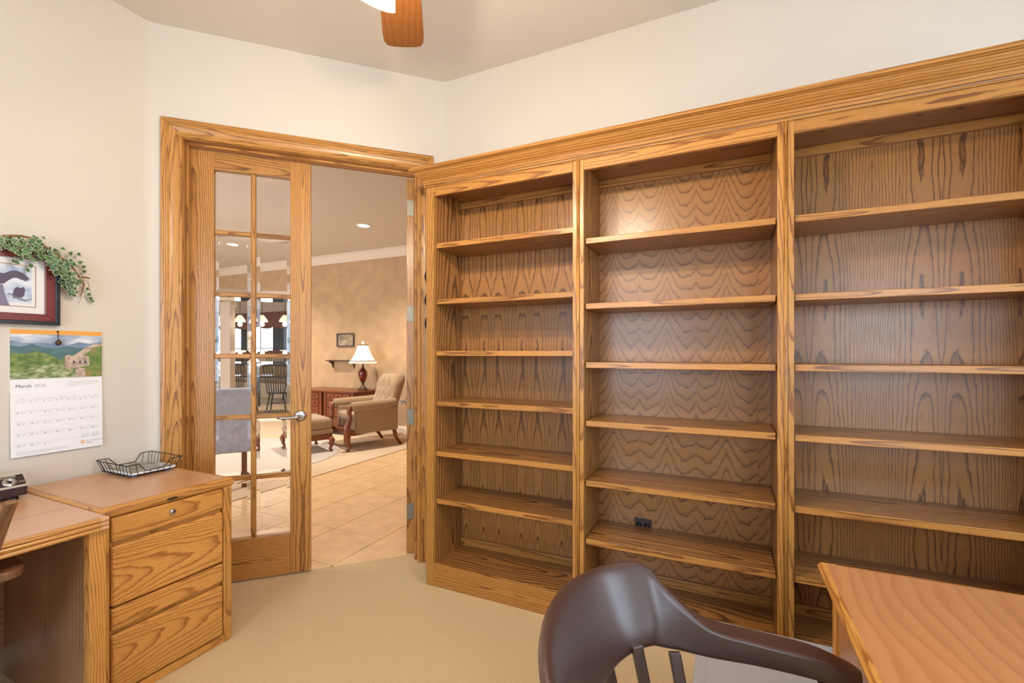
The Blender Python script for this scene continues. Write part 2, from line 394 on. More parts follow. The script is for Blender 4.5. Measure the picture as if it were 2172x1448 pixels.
# ---- door casing, jamb, doors (local frame of the door wall: x along it, y away from the room)
CAS = [(0, 0), (0, .009), (.005, .013), (.011, .013), (.015, .010), (.028, .011), (.040, .014), (.050, .018), (.058, .019), (.062, .015), (.067, .015), (.071, .020), (.076, .023), (.088, .023), (.092, .020), (.092, 0)]
cz = sempty('trim_1', WALL_ORG, PI/4, 'golden oak casing round the double door')
i0, i1 = OL-0.004, OR_+0.004; iz = OH+0.004
def casing_board(pts_in, grain):
    """one mitred board of the casing: profile swept between two mitre cuts"""
    b = MB(); vs = []; gs = []; n = len(CAS); c0 = random.uniform(-9, 9)
    for (p, q) in pts_in:
        for u, v in CAS:
            pt = (p[0]+q[0]*u, -v, p[1]+q[1]*u); vs.append(pt)
            gs.append((u-0.035, v+0.022+0.02*(pt[2] if grain == 'z' else pt[0]), (pt[2] if grain == 'z' else pt[0])+c0))
    fs = [(k, (k+1) % n, n+(k+1) % n, n+k) for k in range(n)]+[tuple(range(n)), tuple(reversed(range(n, 2*n)))]
    b.add(vs, fs, gs); return b.build('casing_board', 'oak', cz, bev=0.0012, seg=1)
casing_board([((i0, 0), (-1, 0)), ((i0, iz), (-1, 1))], 'z')
casing_board([((i1, 0), (1, 0)), ((i1, iz), (1, 1))], 'z')
casing_board([((i0, iz), (-1, 1)), ((i1, iz), (1, 1))], 'x')
jb = sempty('trim_2', WALL_ORG, PI/4, 'oak door jamb lining the opening')
for nm, bx in (('jamb_board', (OL-.02, OL, 0.0, .137, 0, OH)), ('jamb_board', (OR_, OR_+.02, 0.0, .137, 0, OH)), ('head_jamb', (OL-.02, OR_+.02, 0.0, .137, OH, OH+.02))):
    b = MB(); b.box(*bx, g='z' if nm == 'jamb_board' else 'x', flat='x' if nm == 'jamb_board' else 'z'); b.build(nm, 'door_oak', jb, bev=.001, seg=1)
for bx in ((OL, OL+.012, .04, .085, 0, OH-.012), (OR_-.012, OR_, .04, .085, 0, OH-.012), (OL, OR_, .04, .085, OH-.012, OH)):
    b = MB(); b.box(*bx, g='x' if bx[1]-bx[0] > 1 else 'z', flat='y'); b.build('door_stop', 'door_oak', jb, bev=.002, seg=1)

def make_leaf(name, loc, rz, side, label):
    """leaf .61 wide hinged on its x=0 edge; y 0..045"""
    r = sempty(name, loc, rz, label)
    W, H, T = 0.61, 2.425, 0.045; sx = lambda a: a*side
    def bx(x0, x1, y0, y1, z0, z1, g, nm, m='door_oak', bev=.0012, fl='y', par=None, **k):
        b = MB(); x0, x1 = sorted((sx(x0), sx(x1))); b.box(x0, x1, y0, y1, z0, z1, g=g, flat=fl, **k); return b.build(nm, m, par or r, bev=bev, seg=1)
    bx(0, .112, 0, T, 0, H, 'z', 'stile', a0=-.045, b0=.02, tilt=.022); bx(W-.112, W, 0, T, 0, H, 'z', 'stile', a0=.01, b0=.03, tilt=-.02)
    bx(.112, W-.112, .001, T-.001, H-.098, H, 'x', 'rail'); bx(.112, W-.112, .001, T-.001, 0, .232, 'x', 'rail', a0=-.02, b0=.015)
    gx0, gx1 = .112, W-.112; gz0, gz1 = .232, H-.098; ph = (gz1-gz0)/6; mw = .013
    mx = (gx0+gx1)/2
    bx(mx-mw, mx+mw, .006, T-.006, gz0, gz1, 'z', 'muntin', bev=.004)
    for k in range(1, 6):
        z = gz0+ph*k
        bx(gx0, mx-mw, .006, T-.006, z-mw, z+mw, 'x', 'muntin', bev=.004); bx(mx+mw, gx1, .006, T-.006, z-mw, z+mw, 'x', 'muntin', bev=.004)
    # bevelled panes
    pw = mx-mw-gx0+.004; phh = ph-2*mw+.004
    me = None
    for k in range(6):
        for j in (0, 1):
            if me is None:
                b = MB(); e = .022; hx, hz = pw/2, phh/2
                def rect(a, y): return [(-a[0], y, -a[1]), (a[0], y, -a[1]), (a[0], y, a[1]), (-a[0], y, a[1])]
                vs = rect((hx, hz), -.0012)+rect((hx-e, hz-e), -.003)+rect((hx, hz), .0012)+rect((hx-e, hz-e), .003)
                fs = [(4, 5, 6, 7), (12, 15, 14, 13)]
                for q in range(4):
                    p = (q+1) % 4
                    fs += [(q, p, 4+p, 4+q), (8+q, 12+q, 12+p, 8+p), (q, 8+q, 8+p, p)]
                b.add(vs, fs); me = b.mesh('pane'); me.materials.append(M['glass'])
            o = bpy.data.objects.new('pane', me); C.objects.link(o); o.parent = r
            cxp = (gx0+mx-mw)/2 if j == 0 else (gx1+mx+mw)/2
            o.location = (sx(cxp), T/2, gz0+ph*(k+.5))
    # hinges on the hinge edge
    for z in (.27, .88, 1.55, 2.24):
        b = MB(); x0, x1 = sorted((sx(-.001), sx(-.0035))); b.box(x0, x1, .002, T+.0, z-.05, z+.05); 
        b.tube([(sx(-.004), T+.006, z-.052), (sx(-.004), T+.006, z+.052)], .006, 10)
        b.build('hinge', 'hinge', r)
    # lever handle, both faces
    for s, y in ((-1, 0.0), (1, T)):
        b = MB(); hxp = sx(W-.058); hz = .925
        b.lathe([(.0, 0), (.030, 0), (.033, .003), (.031, .009), (.018, .012), (.0, .012)], (hxp, y, hz), 28, (0, s, 0))
        b.lathe([(.0, .01), (.010, .01), (.009, .05), (.0, .05)], (hxp, y, hz), 16, (0, s, 0))
        yy = y+s*.047
        b.tube([(hxp, yy, hz), (hxp-sx(.02), yy+s*.003, hz-.002), (hxp-sx(.06), yy, hz-.006), (hxp-sx(.10), yy-s*.004, hz-.004), (hxp-sx(.118), yy-s*.012, hz-.002)], [.011, .011, .0085, .0075, .007], 12)
        b.build('handle', 'nickel', r, label='satin nickel lever handle')
    return r
def dw(x, y): return (C0.x+U.x*x+NF.x*y, C0.y+U.y*x+NF.y*y, .012)
make_leaf('door_1', dw(A0-.611, .09), PI/4, 1, 'closed left leaf of the glazed oak double door')
# right leaf swung out about 97 degrees round its hinge on the far side of the jamb
ang = math.radians(97)
px_, py_ = .611, .135
# leaf local: hinge at x=0, extends to -x (side=-1); y 0..T.  hinge pin at (0,T)
c, s = math.cos(-ang), math.sin(-ang)
off = Vector((0-c*0+s*.045, .045*0-(s*0+c*.045)))   # keep the pin fixed
ox, oy = A0+.611+s*.045, .135-c*.045
make_leaf('door_2', dw(ox, oy), PI/4-ang, -1, 'right leaf of the oak double door, swung open')

# ------------------------------------------------------------------ hall, living and dining rooms
GY = 6.0
b = MB(); b.box(-3.93, -0.9, 1.4, GY, -0.05, -0.006)
# tiles: 0.445 m squares with recessed joints, cut along the carpet edge and the doorway
def clip(poly, n, d):
    out = []
    for i in range(len(poly)):
        p, q = poly[i], poly[(i+1) % len(poly)]; a = p[0]*n[0]+p[1]*n[1]-d; c_ = q[0]*n[0]+q[1]*n[1]-d
        if a >= 0: out.append(p)
        if (a >= 0) != (c_ >= 0):
            t = a/(a-c_); out.append((p[0]+(q[0]-p[0])*t, p[1]+(q[1]-p[1])*t))
    return out
dlim = (C0+NF*.125).dot(NF)
b = MB(); gp = clip([(-3.93, 1.0), (-.9, 1.0), (-.9, GY), (-3.93, GY)], NF, dlim)
b.poly([(p[0], p[1], -.05) for p in gp], (0, 0, .046)); fl = struct(b.build('floor', 'grout'), 'beige stone tile floor of the hall')
tile_mesh = {}
for i in range(-3, 5):
    for j in range(-5, 8):
        x0, y0 = -3.08+.445*i, 2.961+.445*j; g = .0028
        sq = [(x0+g, y0+g), (x0+.445-g, y0+g), (x0+.445-g, y0+.445-g), (x0+g, y0+.445-g)]
        p = clip(clip(sq, NF, dlim), (1, 0), -3.928)
        p = clip(clip(p, (0, -1), -GY), (-1, 0), .9) if len(p) > 2 else p
        if len(p) < 3: continue
        ar = sum(p[k][0]*p[(k+1) % len(p)][1]-p[(k+1) % len(p)][0]*p[k][1] for k in range(len(p)))/2
        if ar < .004: continue
        b = MB(); b.poly([(q[0], q[1], -.006) for q in p], (0, 0, .007)); b.build('tile', 'tile', fl, bev=.0015, seg=1)
b = MB(); b.box(-19, -3.93, .3, 12, -.05, 0); struct(b.build('floor', 'carpet2'), 'pale carpet of the living room')
b = MB(); b.poly([(-3.935, 1.4, 0.0), (-3.925, 1.4, 0), (-3.925, GY, 0), (-3.935, GY, 0)], (0, 0, .004)); struct(b.build('trim_3', 'brass'), 'thin strip where carpet meets tile')
b = MB(); b.box(-7.10, -0.9, GY, GY+.15, 0, CEIL); b.box(-19, -7.10, GY, GY+.15, 2.40, CEIL); struct(b.build('wall_far', 'faux'), 'sponge-painted tan wall of the living room')
b = MB(); b.box(-1.0, -.9, YB+.12, GY, 0, CEIL); struct(b.build('wall_hall', 'faux'))
b = MB(); b.box(-19, XL-.12, .2, .3, 0, .4); b.box(-19, XL-.12, .2, .3, 2.6, CEIL); b.box(-4.9, XL-.12, .2, .3, .4, 2.6); b.box(-19, -9, .2, .3, .4, 2.6); struct(b.build('wall_south', 'faux'))  # unseen wall; its opening is added to let the living-room fill in
b = MB(); b.box(-18.1, -18, .3, 12, 0, CEIL); struct(b.build('wall_west', 'faux'))
CR_P = [(0, 0), (.012, 0), (.012, -.012), (.035, -.03), (.06, -.06), (.075, -.09), (.082, -.115), (.082, -.13), (.105, -.13), (.105, 0)]
CRP = [(0, 0), (.105, 0), (.105, -.012), (.085, -.02), (.06, -.045), (.035, -.085), (.022, -.1), (.022, -.115), (.012, -.12), (.012, -.14), (0, -.14)]
b = MB(); b.sweep(CRP, [(-18, GY, CEIL), (-0.9, GY, CEIL)]); struct(b.build('trim_4', 'trim', bev=.002, seg=1), 'white crown moulding along the tan wall')
b = MB(); b.sweep([(0, 0), (.018, 0), (.018, .075), (.010, .10), (0, .11)], [(-7.1, GY, 0), (-.9, GY, 0)]); struct(b.build('baseboard_far', 'trim', bev=.002, seg=1), 'white baseboard under the tan wall')
# dining end: window wall y=10
DY = 10.0
wx = [(-18, -16.9), (-14.55, -13.75), (-12.98, -12.48), (-11.6, -7)]
b = MB()
for x0, x1 in wx: b.box(x0, x1, DY, DY+.12, .55, 2.35)
b.box(-18, -7, DY, DY+.12, 0, .55); b.box(-18, -7, DY, DY+.12, 2.35, CEIL); struct(b.build('wall_dining', 'trim'), 'pale window wall of the dining area')
b = MB(); b.box(-7.1, -7.0, GY+.15, DY, 0, CEIL); struct(b.build('wall_east', 'trim'))
for k, (x0, x1) in enumerate(((-16.9, -14.55), (-13.75, -12.98), (-12.48, -11.6))):
    window('window_%d' % (4+k), ((x0+x1)/2, DY+.05, .55), x1-x0, 1.8, 0)
    bl = thing('window_blind', ('white slatted blind lowered in the broad dining window', 'white slatted blind in the narrow middle dining window', 'white slatted blind in the far-side narrow dining window')[k], 'blind', ((x0+x1)/2, DY-.02, .56), 0, 'blinds in the dining windows')
    for q in range(7):
        b = MB(); b.obox((0, 0, .04+q*.055), (1, 0, 0), (0, 1, .5), (0, -.5, 1), (x1-x0)/2-.03, .022, .0015); b.build('slat', 'white', bl)
for k, (xc, hw) in enumerate(((-14.15, .40), (-12.73, .27))):
    b = MB(); n = 33; pts = []
    for i in range(n):
        x = xc-hw+2*hw*i/(n-1); pts.append((x, DY-.11+.03*math.sin(i*1.6), 0.05))
    vs = []; 
    for p in pts: vs += [(p[0], p[1], .04), (p[0], p[1], 2.5), (p[0], p[1]+.006, .04), (p[0], p[1]+.006, 2.5)]
    fs = []
    for i in range(n-1):
        a = i*4; fs += [(a, a+4, a+5, a+1), (a+2, a+3, a+7, a+6), (a+1, a+5, a+7, a+3), (a, a+2, a+6, a+4)]
    b.add(vs, fs, None, True)
    tag(b.build('curtain', 'curtain'), ('blue-grey curtain hanging beside the broad dining window', 'blue-grey curtain between the two narrow dining windows')[k], 'curtain', 'blue-grey dining curtains')
for k, (x0, x1) in enumerate(((-17.2, -14.0), (-14.0, -11.2))):
    b = MB(); n = 40; vs = []
    for i in range(n+1):
        x = x0+(x1-x0)*i/n; y = DY-.20+.02*math.sin(i*1.9); zb = 2.12-.05*abs(math.sin(i*PI/8))
        vs += [(x, y, zb), (x, y, 2.60), (x, y+.02, zb), (x, y+.02, 2.60)]
    fs = []
    for i in range(n):
        a = i*4; fs += [(a, a+4, a+5, a+1), (a+2, a+3, a+7, a+6), (a+1, a+5, a+7, a+3), (a, a+2, a+6, a+4)]
    b.add(vs, fs, None, True)
    tag(b.build('valance', 'valance'), ('gathered red patterned valance over the broad dining window', 'gathered red patterned valance over the two narrow dining windows')[k], 'valance', 'red valances')
# square post at the edge of the dining area
pc = sempty('pillar', (-9.78, 6.35, 0), .5, 'cream square pillar between living and dining areas')
b = MB(); b.box(-.105, .105, -.105, .105, 0, CEIL); b.build('shaft', 'trim', pc, bev=.006)
b = MB(); b.box(-.125, .125, -.125, .125, 2.32, 2.46); b.build('capital', 'trim', pc, bev=.01)
b = MB(); b.box(-.125, .125, -.125, .125, 0, .16); b.build('plinth', 'trim', pc, bev=.01)
# ------------------------------------------------------------------ bookcases
YF = 2.13                       # face-frame front
def bookcase(label, x0, x1, sl, sr, zs, strips, bead, end_left=False):
    """x0..x1 outer, sl/sr stile widths, shelf tops zs, strips: veneer strip settings"""
    t = thing('bookcase', label, 'bookcase', (x0, YF, 0), 0, 'built-in oak bookcases'); W = x1-x0; HT = 2.253
    def bx(nm, m, X0, X1, Y0, Y1, Z0, Z1, g='z', fl='y', bev=.0015, **k):
        b = MB(); b.box(X0, X1, Y0, Y1, Z0, Z1, g=g, flat=fl, **k); return b.build(nm, m, t, bev=bev, seg=2)
    D = .312
    bx('stile', 'oak', 0, sl, 0, .02, 0, HT, a0=random.uniform(-.01, .05), b0=.05); bx('stile', 'oak', W-sr, W, 0, .02, 0, HT, a0=random.uniform(-.05, .0), b0=.05)
    bx('top_rail', 'oak_rail', sl, W-sr, .0005, .02, 2.190, HT, 'x', 'y')
    bx('plinth_rail', 'oak_rail', sl, W-sr, .0005, .02, 0, .125, 'x', 'y', a0=.0, b0=.012, tilt=.02)
    bx('side_panel', 'figured', sl-.019, sl, .02, D-.006, 0, HT, 'z', 'x', b0=.02, tilt=.06); bx('side_panel', 'veneer', W-sr, W-sr+.019, .02, D-.006, 0, HT, 'z', 'x', b0=.02, tilt=.06)
    bx('top_panel', 'veneer', sl, W-sr, .02, D-.006, 2.236, 2.252, 'x', 'z')
    bx('deck', 'figured', sl, W-sr, .02, D-.006, .107, .125, 'x', 'z', b0=.01, tilt=.1)
    bx('cleat', 'oak_rail', sl, W-sr, D-.026, D-.006, 2.196, 2.236, 'x', 'y'); bx('cleat', 'oak_rail', sl, W-sr, D-.026, D-.006, .125, .172, 'x', 'y')
    b = MB()
    for (u0, u1, a0, b0, tl, mi, c0) in strips:
        b.strip(u0*1.0, u1*1.0, D-.006, D, 0, HT, a0, b0, tl, mi, c0)
    b.build('back_panel', strips_mat[0], t)
    for z in zs:
        b = MB(); b.box(sl+.004, W-sr-.004, .0255, D-.010, z-.0270, z, g='x', flat='z', b0=.012, tilt=.05); b.build('shelf', 'figured', t)
        b = MB(); b.box(sl+.004, W-sr-.004, .0205, .0255, z-.0275, z+.0002, g='x', flat='y', b0=random.uniform(.01, .03), tilt=random.uniform(-.03, .03)); b.build('shelf_edge', 'oak_rail', t, bev=.002, seg=2)
    if bead:
        b = MB(); b.sweep([(-.008, 0), (-.006, .005), (0, .0075), (.006, .005), (.008, 0)], [(W-.0082, .001, 0), (W-.0082, .001, HT)], up=(0, -1, 0), smooth=True); b.build('bead', 'oak', t)
    return t
strips_mat = ['veneer']
ZA = [1.9275, 1.6105, 1.3205, 1.0375, .7540, .4870]
ZB = [1.8650, 1.5485, 1.2635, .9805, .6920, .4095]
X1a, X1b, X2b, X3b = -1.5294, -.6325, .2332, 1.118
# unit 1: straight-grained strips ending in nested arches near the floor
W = X1b-X1a; ed = [.03, .13, .255, .38, .505, .63, .755, W-.01]
strips_mat[0] = 'veneer'
bookcase('oak bookcase nearest the double door with straight-grained back', X1a, X1b, .051, .0355, ZA,
         [(ed[i], ed[i+1], .052, .075, .030, i % 2 == 1, 3.1) for i in range(7)], True)
W = X2b-X1b; sw = [0.018, .095, .232, .369, .506, .643, .78, W-.015]
strips_mat[0] = 'veneer_arch'
bookcase('middle oak bookcase with arched book-matched back panels', X1b, X2b, .0195, .037, ZB,
         [(sw[i], sw[i+1], .088, .30, -.10, i % 2 == 0, 11.7) for i in range(7)], True)
W = X3b-X2b; sw = [.018, .115, .345, .575, .805, W-.015]
strips_mat[0] = 'veneer'
bookcase('oak bookcase behind the big desk with flame-grained back', X2b, X3b, .021, .055, ZB,
         [(sw[i], sw[i+1], .055, .085, .022, i % 2 == 0, 21.3) for i in range(5)], False)
# crown over all three, with its return on the left end
cr = thing('crown_moulding', 'long oak crown moulding running over the bookcases', 'moulding', (0, 0, 0))
CP = [(0, 0), (.006, 0), (.010, .004), (.010, .012), (.014, .016), (.014, .022), (.018, .026), (.024, .030), (.033, .038), (.044, .050), (.052, .062), (.058, .064), (.062, .066), (.070, .068), (.070, .084), (0, .084)]
b = MB(); b.sweep([(u, v) for u, v in CP], [(X1a, YB-.01, 2.2535), (X1a, YF, 2.2535), (X3b, YF, 2.2535)]); b.build('moulding', 'oak_rail', cr, bev=.001, seg=1)
b = MB(); b.sweep([(0, 0), (.006, 0), (.008, .003), (.008, .007), (.005, .009), (0, .009)], [(X1a, YB-.01, 2.2405), (X1a, YF, 2.2405), (X3b, YF, 2.2405)]); b.build('bead', 'oak', cr)
# dark wavy plaque hung on the end of the first bookcase
b = MB(); pts = []
for i in range(41):
    z = 1.41+.40*i/40; pts.append((X1a-.010-.010*math.sin((z-1.41)/.40*PI*6-PI/2)-.001, YF+.012, z))
pts = [(X1a-.001, YF+.012, 1.41)]+pts+[(X1a-.001, YF+.012, 1.81)]
b.poly(pts, (0, .14, 0)); tag(b.build('wall_plaque', 'black', bev=.001), 'dark wavy-edged plaque in the gap between casing and bookcase', 'plaque')
# outlet low in the middle bookcase
p = on_y(1364, 1113, YF+.305)
t = thing('outlet', 'small dark outlet on the back of the middle bookcase', 'outlet', (p.x, YF+.3055, p.z))
b = MB(); b.box(-.042, .042, -.005, 0, -.034, .034); b.build('cover_plate', plain('brown_plastic', srgb(48, 34, 26), .4), t, bev=.002)
for s in (-.02, .02):
    b = MB(); b.lathe([(0, 0), (.014, 0), (.014, .002), (0, .002)], (s, -.005, 0), 16, (0, -1, 0)); b.build('socket', 'black', t)

# ------------------------------------------------------------------ oak drawer pedestal and small desk on the left
CXF = -2.049; CY0, CY1 = .856, 1.352; CZ = .738
fc = thing('file_cabinet', 'two-drawer golden oak file cabinet beside the double door', 'cabinet', (CXF, CY0, 0))
Wc = CY1-CY0; Dc = .645
def cb(nm, m, x0, x1, y0, y1, z0, z1, g, fl, par=fc, bev=.002, seg=2, **k):
    b = MB(); b.box(x0, x1, y0, y1, z0, z1, g=g, flat=fl, **k); return b.build(nm, m, par, bev=bev, seg=seg)
cb('top', 'desk_oak', -Dc+.0, -.028, .028, Wc-.018, CZ-.03, CZ, 'y', 'z', bev=0, a0=-.1, b0=.03, tilt=.02)
b = MB(); b.sweep([(0, 0), (0, -.038), (.020, -.038), (.026, -.030), (.028, -.018), (.025, -.006), (.016, 0)], [(-Dc, .028, CZ), (-.028, .028, CZ), (-.028, Wc-.018, CZ), (-Dc, Wc-.018, CZ)]); b.build('top_edge', 'cab_oak', fc, bev=.001, seg=1)
for y0, y1 in ((0.002, .038), (Wc-.038, Wc+.0)):
    cb('stile', 'cab_oak', -.03, -.002, y0, y1, 0.0, CZ-.038, 'z', 'x', bev=.006, seg=3)
    cb('side_panel', 'cab_oak', -Dc, -.03, y0+(.002 if y0 < .1 else .014), y0+(.022 if y0 < .1 else .034), 0.0, CZ-.03, 'z', 'y')
cb('base_rail', 'cab_oak', -.03, -.003, .038, Wc-.038, 0.0, .034, 'y', 'x')
cb('back_panel', 'desk_panel', -Dc, -Dc+.012, .03, Wc-.04, 0.02, CZ-.03, 'z', 'x')
for (za, zb, zc) in ((.366, .592, .697), (.039, .262, .360)):
    dr = MB(); dr.box(-.40, -.028, .050, Wc-.050, za+.01, zb+.05, g='x', flat='z'); d = dr.build('drawer', 'cab_oak', fc)
    b = MB(); b.box(-.030, .001, .041, Wc-.041, za, zb, g='y', flat='x', a0=random.uniform(-.05, .05), b0=.06, tilt=.09); b.build('drawer_front', 'cab_oak', d, bev=.010, seg=3)
    b = MB(); b.box(-.030, .001, .041, Wc-.041, zb+.016, zc, g='y', flat='x', b0=.03, tilt=.03); b.build('drawer_lip', 'cab_oak', d, bev=.008, seg=3)
    b = MB(); b.box(-.030, -.018, .043, Wc-.043, zb-.004, zb+.020, g='y', flat='x'); b.build('finger_groove', 'cab_oak', d)
    if za > .3:
        b = MB(); b.lathe([(0, 0), (.0115, 0), (.0115, .006), (.009, .008), (0, .008)], (.001, .245, .660), 24, (1, 0, 0)); b.build('lock', 'nickel', d, label='round nickel key lock')
        b = MB(); b.box(.0085, .0100, .2435, .2465, .655, .665); b.build('keyhole', 'black', d)
b = MB(); vs = [(0.0, .245+.020*math.cos(2*PI*i/28), .714+.0062*math.sin(2*PI*i/28)) for i in range(28)]; b.poly(vs, (.0025, 0, 0)); b.build('badge', 'bronze', fc, bev=.001)

DXF = -1.956; DZ = .736
dk = thing('desk', 'small oak writing desk with a ribbed front edge, left of the file cabinet', 'desk', (DXF, 0, 0))
DY0, DY1 = -.62, .851; DB = -.735
cb('desk_top', 'desk_oak', DB, -.022, DY0, DY1-.001, DZ-.030, DZ, 'y', 'z', dk, bev=.001, a0=.12, b0=.03, tilt=.02)
RB = [(0, 0), (0, -.046), (.014, -.046), (.021, -.042), (.022, -.037), (.019, -.0325), (.0165, -.031), (.019, -.0295), (.022, -.0255), (.022, -.021), (.019, -.0165), (.0165, -.0155), (.019, -.0145), (.022, -.010), (.021, -.004), (.016, 0)]
b = MB(); b.sweep(RB, [(-.022, DY0, DZ), (-.022, DY1-.024, DZ), ]); b.build('edge_moulding', 'cab_oak', dk)
b = MB(); b.sweep(RB, [(-.022, DY1-.0235, DZ), (-.022, DY1-.0005, DZ)]); b.build('edge_moulding', 'desk_oak', dk)
cb('leg_panel', 'cab_oak', -.055, -.016, DY1-.050, DY1-.002, 0.0, DZ-.046, 'z', 'y', dk)
cb('end_panel', 'desk_panel', DB, -.055, DY1-.048, DY1-.010, 0.0, DZ-.030, 'z', 'y', dk, bev=.001, a0=.05, b0=.02, tilt=.03)
cb('leg_panel', 'cab_oak', -.055, -.016, DY0+.002, DY0+.05, 0.0, DZ-.046, 'z', 'y', dk); cb('end_panel', 'desk_panel', DB, -.055, DY0+.01, DY0+.048, 0.0, DZ-.03, 'z', 'y', dk)
cb('modesty_panel', 'desk_panel', DB+.03, DB+.048, DY0+.048, DY1-.048, .12, DZ-.03, 'y', 'x', dk)
b = MB(); b.box(-.100, -.055, DY1-.062, DY1-.048, DZ-.043, DZ-.030); b.lathe([(0, 0), (.006, 0), (.006, .003), (0, .003)], (-.078, DY1-.062, DZ-.037), 12, (0, -1, 0)); b.build('bracket', 'black', dk)

# electric pencil sharpener
ps = thing('pencil_sharpener', 'dark woodgrain electric pencil sharpener on the small desk', 'sharpener', (-2.50, .822, DZ+.0005))
EB = plain('sharpener_brown', srgb(56, 40, 44), .3, noise=.4, nscale=14, stretch=(1, 8, 1)); ET = plain('sharpener_putty', srgb(196, 188, 172), .5)
L_ = .185
b = MB(); b.poly([(0, 0, .014), (.004, 0, .050), (-.012, 0, .060), (-.135, 0, .064), (-.135, 0, .014)], (0, -L_, 0)); b.build('body', EB, ps, bev=.003)
b = MB(); b.poly([(.0055, .0012, .049), (.0055, .0012, .0545), (-.036, .0012, .0945), (-.136, .0012, .0945), (-.136, .0012, .062), (-.012, .0012, .058)], (0, -L_-.0024, 0)); b.build('housing', ET, ps, bev=.002)
fa = Vector((.0055, 0, .0545)); fb = Vector((-.036, 0, .0945)); fd = (fb-fa).normalized(); fn = Vector((fd.z, 0, -fd.x)); fmid = (fa+fb)/2
b = MB(); b.obox(fmid+Vector((0, -L_/2, 0))+fn*.0006, (0, 1, 0), fn, fd, L_/2-.004, .0012, .025); b.build('face_panel', EB, ps, bev=.0008)
hc = fmid+Vector((0, -.047, 0))+fn*.0018-fd*.006
b = MB(); b.lathe([(.0060, .001), (.0075, .0035), (.014, .0045), (.0205, .002), (.021, 0), (.0, 0)], hc, 32, fn); b.build('chrome_ring', 'nickel', ps)
b = MB(); b.lathe([(0, .0006), (.0066, .0006), (.0066, 0), (0, 0)], hc+fn*.0005, 20, fn); b.build('pencil_hole', 'black', ps)
def text(nm, s, loc, rot, size, m, par, align='LEFT', ext=.0002):
    cu = bpy.data.curves.new(nm, 'FONT'); cu.body = s; cu.size = size; cu.extrude = ext; cu.align_x = align; cu.resolution_u = 3
    cu.materials.append(m if not isinstance(m, str) else M[m])
    t_ = bpy.data.objects.new(nm, cu); C.objects.link(t_)
    bpy.context.view_layer.update(); me = bpy.data.meshes.new_from_object(t_.evaluated_get(bpy.context.evaluated_depsgraph_get())); me.name = nm
    bpy.data.objects.remove(t_); bpy.data.curves.remove(cu)
    o = bpy.data.objects.new(nm, me); C.objects.link(o); o.parent = par; o.location = loc; o.rotation_euler = rot; return o
b = MB(); b.obox(fmid+Vector((0, -.047, 0))+fn*.0022+fd*.0185, (0, 1, 0), fn, fd, .021, .0006, .0055); b.build('name_plate', 'nickel', ps)
mt = Matrix(((0, fd.x, fn.x), (1, fd.y, fn.y), (0, fd.z, fn.z)))
tx = text('lettering', 'Panasonic', fmid+Vector((0, -.047-.0185, 0))+fn*.0030+fd*.0155, mt.to_euler(), .0085, 'black', ps)
b = MB(); b.obox(fmid+Vector((0, -.012, 0))+fn*.002-fd*.010, (0, 1, 0), fn, fd, .010, .0005, .002); b.build('label_strip', 'nickel', ps)
for x, y in ((-.02, -.03), (-.02, -.15), (-.11, -.03), (-.11, -.15)):
    b = MB(); b.lathe([(0, 0), (.010, 0), (.012, .003), (.009, .015), (0, .015)], (x, y, 0), 14); b.build('foot', 'black', ps)

# wire letter tray with a magazine
p = on_z(275, 1011, CZ+.006)
TX, TY = .235, .200
tr = thing('letter_tray', 'black wire letter tray on the oak file cabinet', 'tray', (-2.445-TX, 1.135, CZ))
b = MB(); zb = .010; zt = .062; fl_ = .016; r1, r2 = .0019, .0013
def P(x, y, z):
    k = (z-zb)/(zt-zb)*fl_
    return (x+(k if x > TX/2 else -k), y+(k if y > TY/2 else -k), z)
b.tube([P(0, 0, zb), P(TX, 0, zb), P(TX, TY, zb), P(0, TY, zb)], r1, 6, True)
dz = .024
# rim with the long sides dipped in the middle (sides x=0 and x=TX)
def side(x, rev):
    pts = [P(x, 0, zt), P(x, TY*.24, zt), P(x, TY*.34, dz), P(x, TY*.66, dz), P(x, TY*.76, zt), P(x, TY, zt)]
    return pts[::-1] if rev else pts
rim = side(TX, False)+side(0, True)
b.tube(rim, r1*1.1, 6, True)
n = 8
for k in range(n+1):
    x = TX*(.04+.92*k/n)
    for y in (0, TY): b.tube([P(x, y, zb), P(x, y, zt)], r2, 5)
    b.tube([(x, 0, zb), (x, TY, zb)], r2, 5)
for k in range(8):
    y = TY*(.05+.9*k/7); f = y/TY
    zz = zt if f < .24 or f > .76 else dz
    for x in (0, TX): b.tube([P(x, y, zb), P(x, y, zz)], r2, 5)
b.build('wire_basket', 'black', tr)
FT = plain('clear_blue_rubber', srgb(110, 130, 190), .3)
for x in (.02, TX-.02):
    for y in (.03, TY-.03):
        b = MB(); b.box(x-.006, x+.006, y-.010, y+.010, 0, .010); b.build('foot', FT, tr, bev=.002)
MAG = None
def magmat():
    m, nt, b_ = mat('magazine_cover'); L = nt.links.new
    tc = N(nt, 'ShaderNodeTexCoord'); mp = N(nt, 'ShaderNodeMapping'); mp.inputs['Scale'].default_value = (9, 16, 9); L(tc.outputs['Object'], mp.inputs[0])
    n = N(nt, 'ShaderNodeTexNoise'); n.inputs['Scale'].default_value = 1.2; n.inputs['Detail'].default_value = 6; L(mp.outputs[0], n.inputs[0])
    c = ramp(nt, n.outputs[0], [(.28, srgb(60, 58, 52)), (.42, srgb(112, 112, 84)), (.52, srgb(150, 150, 130)), (.6, srgb(150, 160, 190)), (.72, srgb(214, 218, 226))])
    L(c, b_.inputs['Base Color']); b_.inputs['Roughness'].default_value = .3; return m
mg = thing('magazine', 'glossy magazine lying in the wire tray', 'magazine', (-2.445-TX+.012, 1.135+.008, CZ+.0125))
b = MB(); b.box(0, TX-.012, 0, TY-.012, 0, .008); b.build('pages', 'paper', mg)
